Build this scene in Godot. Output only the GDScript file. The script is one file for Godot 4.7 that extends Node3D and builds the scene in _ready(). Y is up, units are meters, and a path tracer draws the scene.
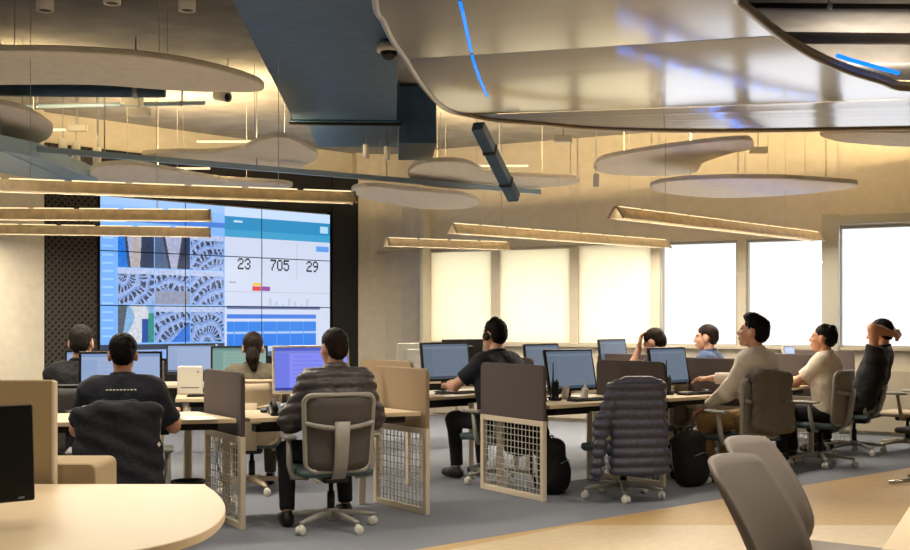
extends Node3D
# A control room: rows of desks fanned towards a video wall, seen from behind.
# Plan coordinates below are (x, depth): depth runs away from the camera, world z = -depth.

const F := 1150.0     # focal length in pixels of a 910 x 550 frame
const CX := 455.0
const HY := 320.0     # the horizon's row
const EYE := 1.4      # height of the lens

var M := {}           # materials
var used := {}        # names that are taken at top level
var rng := RandomNumberGenerator.new()


# ---- pixels to places: G where a horizontal plane of known height is met, D at a known depth
func G(px: float, py: float, h: float) -> Vector3:
	var z := F * (EYE - h) / (py - HY)
	return Vector3((px - CX) / F * z, h, -z)

func D(px: float, py: float, z: float) -> Vector3:
	return Vector3((px - CX) / F * z, EYE - (py - HY) / F * z, -z)

func W(p: Vector2, y := 0.0) -> Vector3:
	return Vector3(p.x, y, -p.y)


# ---- naming and tagging
func numbered(called: String) -> String:
	if not used.has(called):
		used[called] = 0
		return called
	used[called] += 1
	return "%s_%03d" % [called, used[called]]

func tag(o: Node3D, label: String, category: String, group := "", kind := "") -> Node3D:
	if label: o.set_meta("label", label)
	if category: o.set_meta("category", category)
	if group: o.set_meta("group", group)
	if kind: o.set_meta("kind", kind)
	return o

func thing(called: String, label: String, category: String, at := Vector3.ZERO, turn_deg := 0.0, group := "") -> Node3D:
	var o := Node3D.new()
	o.name = numbered(called)
	add_child(o)
	o.position = at
	o.rotation.y = deg_to_rad(turn_deg)
	tag(o, label, category, group)
	return o

func structure(called: String) -> Node3D:
	var o := Node3D.new()
	o.name = numbered(called)
	add_child(o)
	o.set_meta("kind", "structure")
	return o


# ---- mesh building
class MB:
	var st := SurfaceTool.new()
	var g := 0
	func _init() -> void:
		st.begin(Mesh.PRIMITIVE_TRIANGLES)
	# closed shapes: turned so that their front faces look outwards
	func tris(a: PackedVector3Array, flat := false) -> void:
		var vol := 0.0
		var o := a[0]
		for i in range(0, a.size(), 3):
			vol += (a[i] - o).dot((a[i + 1] - o).cross(a[i + 2] - o))
		g += 1
		st.set_smooth_group(-1 if flat else g)
		if vol > 0.0:
			for i in range(0, a.size(), 3):
				st.add_vertex(a[i]); st.add_vertex(a[i + 2]); st.add_vertex(a[i + 1])
		else:
			for v in a: st.add_vertex(v)
	func convex(a: PackedVector3Array, c: Vector3) -> void:
		g += 1
		st.set_smooth_group(-1)
		for i in range(0, a.size(), 3):
			var n := (a[i + 1] - a[i]).cross(a[i + 2] - a[i])
			if n.dot((a[i] + a[i + 1] + a[i + 2]) / 3.0 - c) > 0.0:
				st.add_vertex(a[i]); st.add_vertex(a[i + 2]); st.add_vertex(a[i + 1])
			else:
				st.add_vertex(a[i]); st.add_vertex(a[i + 1]); st.add_vertex(a[i + 2])
	# a box with chamfered edges
	func box(c: Vector3, size: Vector3, ch := 0.004, b := Basis.IDENTITY) -> void:
		var h := size / 2.0
		ch = minf(ch, minf(h.x, minf(h.y, h.z)) * 0.9)
		var P := {}
		for sx in [-1, 1]:
			for sy in [-1, 1]:
				for sz in [-1, 1]:
					var s := Vector3(sx, sy, sz)
					for ax in 3:
						var v := s * (h - Vector3.ONE * ch)
						v[ax] = s[ax] * h[ax]
						P[[sx, sy, sz, ax]] = c + b * v
		var a := PackedVector3Array()
		for ax in 3:
			var u := (ax + 1) % 3
			var w := (ax + 2) % 3
			for s in [-1, 1]:
				var q := []
				for k in [[-1, -1], [1, -1], [1, 1], [-1, 1]]:
					var key := [0, 0, 0, ax]
					key[ax] = s; key[u] = k[0]; key[w] = k[1]
					q.append(P[key])
				a.append_array([q[0], q[1], q[2], q[0], q[2], q[3]])
			for su in [-1, 1]:
				for sw in [-1, 1]:
					var k1 := [0, 0, 0, u]; var k2 := [0, 0, 0, u]; var k3 := [0, 0, 0, w]; var k4 := [0, 0, 0, w]
					for k in [k1, k2, k3, k4]:
						k[u] = su; k[w] = sw
					k1[ax] = -1; k2[ax] = 1; k3[ax] = 1; k4[ax] = -1
					a.append_array([P[k1], P[k2], P[k3], P[k1], P[k3], P[k4]])
		for sx in [-1, 1]:
			for sy in [-1, 1]:
				for sz in [-1, 1]:
					a.append_array([P[[sx, sy, sz, 0]], P[[sx, sy, sz, 1]], P[[sx, sy, sz, 2]]])
		convex(a, c)
	# twelve triangles, for rods and wires
	func bar(p: Vector3, q: Vector3, w: float, t := 0.0) -> void:
		if t == 0.0: t = w
		var d := (q - p).normalized()
		var x := d.cross(Vector3.UP if absf(d.y) < 0.9 else Vector3.RIGHT).normalized()
		var y := d.cross(x)
		var r := []
		for e in [p, q]:
			for k in [[-1, -1], [1, -1], [1, 1], [-1, 1]]:
				r.append(e + x * k[0] * w / 2.0 + y * k[1] * t / 2.0)
		var a := PackedVector3Array()
		for i in 4:
			var j := (i + 1) % 4
			a.append_array([r[i], r[j], r[4 + j], r[i], r[4 + j], r[4 + i]])
		a.append_array([r[0], r[1], r[2], r[0], r[2], r[3], r[4], r[5], r[6], r[4], r[6], r[7]])
		convex(a, (p + q) / 2.0)
	# rings of equal length, closed at both ends
	func loft(rings: Array, cap := true, flat := false, closed_loop := false) -> void:
		var a := PackedVector3Array()
		var n: int = rings[0].size()
		var last := rings.size() if closed_loop else rings.size() - 1
		for i in last:
			var r: PackedVector3Array = rings[i]
			var s: PackedVector3Array = rings[(i + 1) % rings.size()]
			for j in n:
				var k := (j + 1) % n
				a.append_array([r[j], r[k], s[k], r[j], s[k], s[j]])
		if cap and not closed_loop:
			for e in [0, rings.size() - 1]:
				var r: PackedVector3Array = rings[e]
				var c := Vector3.ZERO
				for v in r: c += v
				c /= n
				for j in n:
					var k := (j + 1) % n
					if e == 0: a.append_array([c, r[k], r[j]])
					else: a.append_array([c, r[j], r[k]])
		tris(a, flat)
	func tube(pts: Array, radius, sides := 8, closed_loop := false) -> void:
		var rings := []
		var n := pts.size()
		var ref := Vector3.ZERO
		for i in n:
			var d: Vector3
			if closed_loop: d = pts[(i + 1) % n] - pts[(i + n - 1) % n]
			else: d = pts[mini(i + 1, n - 1)] - pts[maxi(i - 1, 0)]
			d = d.normalized()
			if ref == Vector3.ZERO: ref = d.cross(Vector3.UP if absf(d.y) < 0.9 else Vector3.RIGHT).normalized()
			ref = (ref - d * ref.dot(d)).normalized()
			var up := d.cross(ref)
			var r: float = radius[i] if radius is Array else radius
			var ring := PackedVector3Array()
			for k in sides:
				var t := TAU * k / sides
				ring.append(pts[i] + (ref * cos(t) + up * sin(t)) * r)
			rings.append(ring)
		loft(rings, true, false, closed_loop)
	# profile of (radius, height) pairs turned round the y axis of xf
	func lathe(profile: Array, xf := Transform3D.IDENTITY, sides := 20) -> void:
		var rings := []
		for p in profile:
			var ring := PackedVector3Array()
			for k in sides:
				var t := TAU * k / sides
				ring.append(xf * Vector3(cos(t) * maxf(p.x, 0.0003), p.y, sin(t) * maxf(p.x, 0.0003)))
			rings.append(ring)
		loft(rings)
	# outline in the xy plane of xf, thickness along its z from 0 to depth, chamfered
	func prism(poly: PackedVector2Array, depth: float, xf := Transform3D.IDENTITY, ch := 0.003) -> void:
		var n := poly.size()
		var area := 0.0
		for i in n: area += poly[i].cross(poly[(i + 1) % n])
		if area < 0.0: poly.reverse()
		var inner := PackedVector2Array()
		for i in n:
			var d1 := (poly[i] - poly[(i + n - 1) % n]).normalized()
			var d2 := (poly[(i + 1) % n] - poly[i]).normalized()
			var m := (Vector2(-d1.y, d1.x) + Vector2(-d2.y, d2.x))
			m = m / maxf(m.length_squared() / 2.0, 0.5)
			inner.append(poly[i] + m * ch)
		var ix := Geometry2D.triangulate_polygon(inner)
		var lv := [[inner, 0.0], [poly, ch], [poly, depth - ch], [inner, depth]]
		var a := PackedVector3Array()
		for l in 3:
			for i in n:
				var k := (i + 1) % n
				var p0: Vector2 = lv[l][0][i]; var p1: Vector2 = lv[l][0][k]
				var q0: Vector2 = lv[l + 1][0][i]; var q1: Vector2 = lv[l + 1][0][k]
				var A := xf * Vector3(p0.x, p0.y, lv[l][1]); var B := xf * Vector3(p1.x, p1.y, lv[l][1])
				var C := xf * Vector3(q1.x, q1.y, lv[l + 1][1]); var E := xf * Vector3(q0.x, q0.y, lv[l + 1][1])
				a.append_array([A, B, C, A, C, E])
		for i in range(0, ix.size(), 3):
			var t := [inner[ix[i]], inner[ix[i + 1]], inner[ix[i + 2]]]
			if (t[1] - t[0]).cross(t[2] - t[0]) < 0.0: t = [t[0], t[2], t[1]]
			a.append_array([xf * Vector3(t[0].x, t[0].y, 0), xf * Vector3(t[2].x, t[2].y, 0), xf * Vector3(t[1].x, t[1].y, 0)])
			a.append_array([xf * Vector3(t[0].x, t[0].y, depth), xf * Vector3(t[1].x, t[1].y, depth), xf * Vector3(t[2].x, t[2].y, depth)])
		tris(a, true)
	func mesh() -> ArrayMesh:
		st.generate_normals()
		return st.commit()

func put(mb: MB, called: String, m: Material, parent: Node) -> MeshInstance3D:
	return put_mesh(mb.mesh(), called, m, parent)

func put_mesh(me: Mesh, called: String, m: Material, parent: Node) -> MeshInstance3D:
	var o := MeshInstance3D.new()
	o.mesh = me
	o.name = called
	o.material_override = m
	parent.add_child(o, true)
	return o

func round_rect(w: float, h: float, r: float, steps := 5, cx := 0.0, cy := 0.0) -> PackedVector2Array:
	var p := PackedVector2Array()
	for k in [[1, -1, -90], [1, 1, 0], [-1, 1, 90], [-1, -1, 180]]:
		for i in steps + 1:
			var t := deg_to_rad(k[2] + 90.0 * i / steps)
			p.append(Vector2(cx + k[0] * (w / 2 - r) + cos(t) * r, cy + k[1] * (h / 2 - r) + sin(t) * r))
	return p

func smooth_loop(pts: Array, steps := 6) -> PackedVector2Array:
	var out := PackedVector2Array()
	var n := pts.size()
	for i in n:
		var a: Vector2 = pts[(i + n - 1) % n]; var b: Vector2 = pts[i]; var c: Vector2 = pts[(i + 1) % n]; var d: Vector2 = pts[(i + 2) % n]
		for k in steps: out.append(b.cubic_interpolate(c, a, d, float(k) / steps))
	return out

# a quad with uv 0..1, corners from top-left clockwise as seen from its front
func quad_mesh(tl: Vector3, tr: Vector3, br: Vector3, bl: Vector3, uv := Rect2(0, 0, 1, 1)) -> ArrayMesh:
	var st := SurfaceTool.new()
	st.begin(Mesh.PRIMITIVE_TRIANGLES)
	var n := (br - tl).cross(tr - tl).normalized()
	var v := [[tl, uv.position], [tr, uv.position + Vector2(uv.size.x, 0)], [br, uv.end], [bl, uv.position + Vector2(0, uv.size.y)]]
	for i in [0, 1, 2, 0, 2, 3]:
		st.set_normal(n)
		st.set_uv(v[i][1])
		st.add_vertex(v[i][0])
	return st.commit()


# ---- blended solids: tapered capsules, ellipsoids and rounded boxes joined smoothly, meshed as surface nets
# c: ["c", a, b, ra, rb] capsule, ["f", a, b, ra, rb] cut flat at its ends, ["e", centre, radii, basis], ["b", centre, half, radius, basis]
func blend(prims: Array, h: float, k: float, cuts := [], quilt := 0) -> PackedVector3Array:
	var lo := Vector3.ONE * 1e9
	var hi := -lo
	var boxes := []
	for p in prims:
		var l: Vector3
		var u: Vector3
		if p[0] == "e":
			var r := maxf(p[2].x, maxf(p[2].y, p[2].z))
			l = p[1] - Vector3.ONE * r; u = p[1] + Vector3.ONE * r
		elif p[0] == "b":
			var e := Vector3.ZERO
			for ax in 3: e += (p[4][ax] * p[2][ax]).abs()
			l = p[1] - e; u = p[1] + e
		else:
			var r := maxf(p[3], p[4])
			l = p[1].min(p[2]) - Vector3.ONE * r; u = p[1].max(p[2]) + Vector3.ONE * r
		var m := Vector3.ONE * (4.0 * k + h)
		boxes.append([l - m, u + m])
		lo = lo.min(l - Vector3.ONE * (k + 2.5 * h)); hi = hi.max(u + Vector3.ONE * (k + 2.5 * h))
	var nx := int(ceil((hi.x - lo.x) / h)) + 1
	var ny := int(ceil((hi.y - lo.y) / h)) + 1
	var nz := int(ceil((hi.z - lo.z) / h)) + 1
	var S := PackedFloat32Array()
	S.resize(nx * ny * nz)
	for pi in prims.size():
		var p: Array = prims[pi]
		var b0: Vector3 = (boxes[pi][0] - lo) / h
		var b1: Vector3 = (boxes[pi][1] - lo) / h
		var kind: String = p[0]
		var A: Vector3 = p[1]
		var B: Vector3 = p[2]
		var ba := B - A
		var bb := maxf(ba.length_squared(), 1e-9)
		var bl := sqrt(bb)
		var ra: float = p[3] if kind != "e" else 0.0
		var rb: float = p[4] if kind == "c" or kind == "f" else 0.0
		var inv := Basis.IDENTITY
		if kind == "e": inv = (p[3] as Basis).inverse()
		elif kind == "b": inv = (p[4] as Basis).inverse()
		var rmin := minf(B.x, minf(B.y, B.z))
		for z in range(maxi(0, int(b0.z)), mini(nz, int(b1.z) + 2)):
			for y in range(maxi(0, int(b0.y)), mini(ny, int(b1.y) + 2)):
				var row := (z * ny + y) * nx
				for x in range(maxi(0, int(b0.x)), mini(nx, int(b1.x) + 2)):
					var q := lo + Vector3(x, y, z) * h
					var d: float
					if kind == "c":
						var pa := q - A
						var t := clampf(pa.dot(ba) / bb, 0.0, 1.0)
						d = (pa - ba * t).length() - lerpf(ra, rb, t)
					elif kind == "f":
						var pa := q - A
						var t := pa.dot(ba) / bb
						d = maxf((pa - ba * t).length() - lerpf(ra, rb, clampf(t, 0, 1)), maxf(-t, t - 1.0) * bl)
					elif kind == "e":
						var e := (inv * (q - A)) / B
						d = (e.length() - 1.0) * rmin
					else:
						var e := (inv * (q - A)).abs() - B + Vector3.ONE * ra
						d = e.max(Vector3.ZERO).length() + minf(maxf(e.x, maxf(e.y, e.z)), 0.0) - ra
					if d < 5.0 * k:
						S[row + x] += exp(-maxf(d, -12.0 * k) / k)
	for c in cuts:
		var o: Vector3 = c[0]
		var n: Vector3 = c[1]
		n = n.normalized()
		for z in nz:
			for y in ny:
				var row := (z * ny + y) * nx
				for x in nx:
					if S[row + x] > 0.0:
						var d := (lo + Vector3(x, y, z) * h - o).dot(n)
						S[row + x] = minf(S[row + x], exp(-clampf(d / k, -12.0, 12.0)))
	var verts := {}
	var quads := PackedInt32Array()
	var step := [1, nx, nx * ny]
	for z in range(1, nz - 1):
		for y in range(1, ny - 1):
			var row := (z * ny + y) * nx
			for x in range(1, nx - 1):
				var i := row + x
				var inside := S[i] > 1.0
				for ax in 3:
					if (S[i + step[ax]] > 1.0) != inside:
						var u: int = step[(ax + 1) % 3]
						var w: int = step[(ax + 2) % 3]
						if inside: quads.append_array([i - u - w, i - w, i, i - u])
						else: quads.append_array([i - u - w, i - u, i, i - w])
	var out := PackedVector3Array()
	for q in range(0, quads.size(), 4):
		for c in 4:
			var i := quads[q + c]
			if verts.has(i): continue
			var x := i % nx
			var y := (i / nx) % ny
			var z := i / (nx * ny)
			var f := PackedFloat32Array()
			for n in 8:
				f.append(-log(maxf(S[i + (n & 1) + ((n >> 1) & 1) * nx + (n >> 2) * nx * ny], 1e-6)))
			var sum := Vector3.ZERO
			var cnt := 0
			for e in [[0, 1], [2, 3], [4, 5], [6, 7], [0, 2], [1, 3], [4, 6], [5, 7], [0, 4], [1, 5], [2, 6], [3, 7]]:
				var f0 := f[e[0]]
				var f1 := f[e[1]]
				if (f0 < 0.0) != (f1 < 0.0):
					var t := clampf(f0 / (f0 - f1), 0.0, 1.0)
					sum += Vector3(e[0] & 1, (e[0] >> 1) & 1, e[0] >> 2).lerp(Vector3(e[1] & 1, (e[1] >> 1) & 1, e[1] >> 2), t)
					cnt += 1
			verts[i] = lo + (Vector3(x, y, z) + sum / maxi(cnt, 1)) * h
	if quilt > 0:
		var nor := {}
		for q in range(0, quads.size(), 4):
			var n: Vector3 = -(verts[quads[q + 2]] - verts[quads[q]]).cross(verts[quads[q + 3]] - verts[quads[q + 1]])
			for c in 4: nor[quads[q + c]] = nor.get(quads[q + c], Vector3.ZERO) - n
		for i in nor: verts[i] += nor[i].normalized() * relief(quilt, verts[i])
	for q in range(0, quads.size(), 4):
		var a: Vector3 = verts[quads[q]]; var b: Vector3 = verts[quads[q + 1]]; var c: Vector3 = verts[quads[q + 2]]; var d: Vector3 = verts[quads[q + 3]]
		out.append_array([a, b, c, a, c, d])
	return out

# folds and quilting of cloth: how far a point of it stands out
func relief(kind: int, v: Vector3) -> float:
	match kind:
		1: return 0.020 * absf(sin(PI * v.y / 0.072)) - 0.012
		2: return 0.010 * sin(v.x * 31.0 + v.y * 9.0) * sin(v.y * 17.0 - v.x * 6.0) + 0.004 * sin(v.y * 60.0 + v.x * 25.0)
		5: return 0.0028 * sin(v.x * 150.0 + v.y * 60.0) * sin(v.y * 120.0 + v.z * 90.0) + 0.002 * sin(v.z * 210.0 + v.x * 70.0)
		3: return 0.013 * absf(sin(PI * (v.y - v.z * 0.25) / 0.070)) - 0.008
	return 0.004 * sin(v.y * 38.0 + v.x * 17.0) * sin(v.z * 26.0 + v.x * 11.0 + v.y * 9.0)

func blob(prims: Array, h: float, k: float, called: String, m: Material, parent: Node, cuts := [], quilt := 0) -> MeshInstance3D:
	var mb := MB.new()
	mb.tris(blend(prims, h, k, cuts, quilt))
	return put(mb, called, m, parent)

# ---- materials
func noise_tex(freq: float, size := 256, lo := 0.0, hi := 1.0, normal := false, strength := 2.0, oct := 4, sd := 1) -> NoiseTexture2D:
	var n := FastNoiseLite.new()
	n.seed = sd
	n.noise_type = FastNoiseLite.TYPE_SIMPLEX_SMOOTH
	n.frequency = freq
	n.fractal_octaves = oct
	var t := NoiseTexture2D.new()
	t.width = size; t.height = size
	t.seamless = true
	t.noise = n
	t.as_normal_map = normal
	t.bump_strength = strength
	if not normal:
		var g := Gradient.new()
		g.colors = PackedColorArray([Color(lo, lo, lo), Color(hi, hi, hi)])
		t.color_ramp = g
	return t

func mat(key: String, c: Color, rough := 0.7, metal := 0.0) -> StandardMaterial3D:
	var m := StandardMaterial3D.new()
	m.resource_name = key
	m.albedo_color = c
	m.roughness = rough
	m.metallic = metal
	M[key] = m
	return m

func grain(m: StandardMaterial3D, t: Texture2D, scale: float) -> void:
	m.albedo_texture = t
	m.uv1_triplanar = true
	m.uv1_world_triplanar = true
	m.uv1_scale = Vector3.ONE * scale

func rough_normal(m: StandardMaterial3D, t: Texture2D, s: float) -> void:
	m.normal_enabled = true
	m.normal_texture = t
	m.normal_scale = s

func glow(key: String, c: Color, energy: float) -> StandardMaterial3D:
	var m := mat(key, Color(0.05, 0.05, 0.05), 0.5)
	m.emission_enabled = true
	m.emission = c
	m.emission_energy_multiplier = energy
	return m

func materials() -> void:
	var fine := noise_tex(0.06, 256, 0.93, 1.0)
	var patch := noise_tex(0.012, 512, 0.84, 1.0, false, 2.0, 5, 7)
	var weave := noise_tex(0.25, 256, 0.75, 1.0, false, 2.0, 2, 3)
	var weave_n := noise_tex(0.25, 256, 0, 1, true, 3.0, 2, 3)
	var m: StandardMaterial3D
	m = mat("plaster", Color(0.80, 0.765, 0.69), 0.85); grain(m, fine, 0.4)
	m = mat("concrete", Color(0.64, 0.63, 0.61), 0.9); grain(m, patch, 0.35)
	m = mat("carpet", Color(0.55, 0.57, 0.62), 0.95); grain(m, weave, 3.0); rough_normal(m, weave_n, 0.6)
	m = mat("vinyl_tan", Color(0.74, 0.62, 0.43), 0.5); grain(m, fine, 0.7)
	m = mat("vinyl_pale", Color(0.80, 0.73, 0.61), 0.45); grain(m, fine, 0.7)
	m = mat("laminate", Color(0.85, 0.77, 0.64), 0.4)
	m = mat("frame_cream", Color(0.84, 0.79, 0.70), 0.45)
	m = mat("felt_brown", Color(0.38, 0.34, 0.335), 0.95); grain(m, weave, 4.0)
	m = mat("felt_beige", Color(0.68, 0.59, 0.47), 0.95); grain(m, weave, 4.0)
	m = mat("felt_sand", Color(0.76, 0.68, 0.54), 0.95); grain(m, weave, 4.0)
	m = mat("wire", Color(0.80, 0.79, 0.75), 0.35, 0.3)
	m = mat("black_plastic", Color(0.045, 0.045, 0.05), 0.4)
	m = mat("matte_black", Color(0.03, 0.03, 0.033), 0.75)
	m = mat("acoustic_black", Color(0.10, 0.095, 0.09), 0.9)
	mat("wire_white", Color(0.72, 0.70, 0.66), 0.6)
	mat("lattice", Color(0.26, 0.23, 0.20), 0.8)
	m = mat("white_plastic", Color(0.85, 0.84, 0.80), 0.4)
	m = mat("chair_frame", Color(0.58, 0.57, 0.54), 0.45)
	m = mat("chair_mesh", Color(0.36, 0.34, 0.33), 0.85); grain(m, weave, 5.0)
	m = mat("chair_grey", Color(0.58, 0.56, 0.54), 0.7); grain(m, weave, 5.0)
	m = mat("chair_taupe", Color(0.42, 0.39, 0.37), 0.6)
	m = mat("chair_beige", Color(0.72, 0.65, 0.54), 0.6)
	m = mat("seat_teal", Color(0.33, 0.40, 0.41), 0.85); grain(m, weave, 5.0)
	m = mat("steel", Color(0.62, 0.64, 0.66), 0.35, 0.9)
	m = mat("chrome", Color(0.75, 0.74, 0.72), 0.2, 1.0)
	m = mat("duct", Color(0.24, 0.36, 0.47), 0.5, 0.2); grain(m, patch, 0.8)
	m = mat("tray_steel", Color(0.60, 0.70, 0.78), 0.45, 0.25)
	m = mat("cloud_white", Color(0.88, 0.85, 0.80), 0.9); grain(m, fine, 0.5)
	m = mat("bronze", Color(0.54, 0.52, 0.51), 0.13, 1.0)
	m = mat("bronze_rim", Color(0.62, 0.57, 0.50), 0.3, 0.9)
	m = mat("wood_light", Color(1.0, 0.95, 0.85), 0.5); grain(m, noise_tex(0.03, 256, 0.8, 1.0, false, 2.0, 3, 9), 1.5)
	m.backlight_enabled = true
	m.backlight = Color(0.8, 0.78, 0.72)
	m = mat("lamp_cap", Color(0.75, 0.68, 0.58), 0.5)
	m = mat("mullion", Color(0.64, 0.63, 0.58), 0.5)
	m = mat("sill", Color(0.70, 0.66, 0.58), 0.5)
	m = mat("blind_warm", Color(0.95, 0.93, 0.86), 0.9)
	m.backlight_enabled = true
	m.backlight = Color(0.98, 0.97, 0.92)
	m = mat("glass", Color(1, 1, 1, 0.06), 0.02)
	m.transparency = BaseMaterial3D.TRANSPARENCY_ALPHA
	# lamps and screens
	glow("led_warm", Color(1.0, 0.90, 0.70), 1.4)
	glow("blue_led_and_reflection", Color(0.03, 0.48, 1.0), 1.6)  # also colours the painted blue reflection in the soffit panels
	glow("led_blue_up", Color(0.03, 0.50, 1.0), 22.0)
	# clothes, skin, hair
	mat("skin", Color(0.80, 0.61, 0.51), 0.55)
	mat("skin_tan", Color(0.75, 0.54, 0.42), 0.55)
	for h in [["hair_black", Color(0.045, 0.038, 0.034)], ["hair_brown", Color(0.12, 0.085, 0.065)], ["hair_grey", Color(0.14, 0.125, 0.11)]]:
		m = mat(h[0], h[1], 0.6); m.metallic_specular = 0.25
	var folds := noise_tex(0.02, 256, 0, 1, true, 6.0, 3, 5)
	for c in [["navy_cloth", Color(0.05, 0.066, 0.125)], ["black_cloth", Color(0.035, 0.036, 0.05)], ["puffer_cloth", Color(0.27, 0.25, 0.26)], ["puffer_navy", Color(0.23, 0.225, 0.30)], ["cream_cloth", Color(0.88, 0.83, 0.76)], ["sweater_cloth", Color(0.86, 0.82, 0.77)],
			["olive_cloth", Color(0.36, 0.33, 0.27)], ["khaki_cloth", Color(0.62, 0.50, 0.32)], ["blue_cloth", Color(0.22, 0.29, 0.42)], ["hoodie_cloth", Color(0.23, 0.20, 0.19)], ["trouser_dark", Color(0.07, 0.07, 0.085)], ["jacket_taupe", Color(0.33, 0.30, 0.27)], ["jacket_dark", Color(0.09, 0.095, 0.145)]]:
		m = mat(c[0], c[1], 0.85); rough_normal(m, folds, 0.8); m.uv1_triplanar = true; m.uv1_scale = Vector3.ONE * 2.5
		m.rim_enabled = true; m.rim = 0.03; m.rim_tint = 0.8
	M.puffer_cloth.roughness = 0.5
	M.puffer_navy.roughness = 0.5
	mat("eye_dark", Color(0.05, 0.04, 0.035), 0.2)
	mat("shoe", Color(0.05, 0.045, 0.045), 0.5)
	mat("paper", Color(0.88, 0.87, 0.84), 0.8)
	screens()

func screen_mat(key: String, im: Image, energy: float) -> void:
	var m := mat(key, Color(0.02, 0.02, 0.025), 0.25)
	m.emission_enabled = true
	m.emission_texture = ImageTexture.create_from_image(im)
	m.emission = Color.BLACK
	m.emission_energy_multiplier = energy
	m.texture_repeat = false

# digits of a 5 x 7 dot face, drawn as filled dots with the gaps closed
const DIGITS := {
	"2": ["01110", "10001", "00001", "00110", "01000", "10000", "11111"],
	"3": ["01110", "10001", "00001", "00110", "00001", "10001", "01110"],
	"7": ["11111", "00001", "00010", "00100", "00100", "01000", "01000"],
	"0": ["01110", "10001", "10001", "10001", "10001", "10001", "01110"],
	"5": ["11111", "10000", "11110", "00001", "00001", "10001", "01110"],
	"9": ["01110", "10001", "10001", "01111", "00001", "00010", "01100"],
}
func digits(im: Image, s: String, cx: int, cy: int, w: int, h: int, col: Color) -> void:
	var total := s.length() * 6 * w - w
	var x := cx - total / 2
	for ch in s:
		for r in 7:
			for c in 5:
				if DIGITS[ch][r][c] == "1": im.fill_rect(Rect2i(x + c * w, cy - 7 * h / 2 + r * h, w + 1, h + 1), col)
		x += 6 * w

func rect(im: Image, u0: float, v0: float, u1: float, v1: float, c: Color) -> void:
	var s := Vector2(im.get_width(), im.get_height())
	im.fill_rect(Rect2i(Vector2i(int(u0 * s.x), int(v0 * s.y)), Vector2i(maxi(1, int((u1 - u0) * s.x)), maxi(1, int((v1 - v0) * s.y)))), c)

# what a wide-angle room camera shows: pale floor, rows of dark desks in arcs, bright windows
func room_view(im: Image, r: Rect2i, kind: int) -> void:
	var nz := FastNoiseLite.new()
	nz.seed = 40 + kind
	nz.frequency = 0.12
	for y in r.size.y:
		for x in r.size.x:
			var u := (x + 0.5) / r.size.x
			var v := (y + 0.5) / r.size.y
			var n := nz.get_noise_2d(x, y)
			var c := Color(0.46, 0.58, 0.82)
			if kind < 2:      # a corridor between two walls
				var l := 0.16 + 0.12 * v if kind == 0 else 0.20 + 0.20 * v
				var rr := 0.72 - 0.05 * v if kind == 0 else 0.86 - 0.16 * v
				if u < l: c = Color(0.10, 0.45, 0.85) if kind == 0 else Color(0.30, 0.38, 0.52)
				elif u > rr: c = Color(0.16, 0.22, 0.34)
				elif absf(u - l) < 0.07 or absf(u - rr) < 0.06: c = Color(0.22, 0.25, 0.32)
				else: c = Color(0.66, 0.68, 0.80)
				if kind == 0 and u > 0.42 and u < 0.58: c = Color(0.72, 0.66, 0.62)
			elif kind == 6:   # a stair seen from above
				c = Color(0.50, 0.68, 0.85)
				if absf(u - 0.55 - 0.12 * sin(v * 5.0)) < 0.22: c = Color(0.80, 0.82, 0.86)
				if u < 0.26 - 0.16 * v: c = Color(0.30, 0.35, 0.42)
				if u > 0.66 and u < 0.84 and v > 0.35: c = Color(0.12, 0.30, 0.62)
				if u > 0.84 and v > 0.2: c = Color(0.18, 0.55, 0.50)
			else:             # desks in arcs
				var o := Vector2([0.2, 0.5, 0.9, 0.1, 0.5, 1.1, 0.0, 0.9, 0.5][kind], [1.2, 0.4, 1.3, 0.2, 1.35, 1.5, 0.0, 1.4, 0.9][kind])
				var d := Vector2(u, v * 0.9) - o
				d += Vector2(nz.get_noise_2d(x * 0.25 + 300, y * 0.25), nz.get_noise_2d(x * 0.25, y * 0.25 + 300)) * 0.10
				var ring := fposmod(d.length() * 3.6, 1.0)
				var row := floorf(d.length() * 3.6)
				var seg := fposmod(atan2(d.y, d.x) * (2.6 + 1.2 * row) + row * 0.37, 1.0)
				if ring < 0.5 and seg < 0.6 and n > -0.35: c = Color(0.13, 0.16, 0.24) if n < 0.1 else Color(0.30, 0.36, 0.48)
				elif ring < 0.8: c = Color(0.58, 0.68, 0.88)
				if v < 0.16: c = Color(0.70, 0.76, 0.90)
				if kind == 4 and v > 0.62: c = Color(0.55, 0.58, 0.68)
				if kind == 7 and u + v > 1.45: c = Color(0.20, 0.45, 0.85)
			var w := 1.0 + 0.12 * n
			im.set_pixel(r.position.x + x, r.position.y + y, Color(c.r * w, c.g * w, c.b * w))

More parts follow.
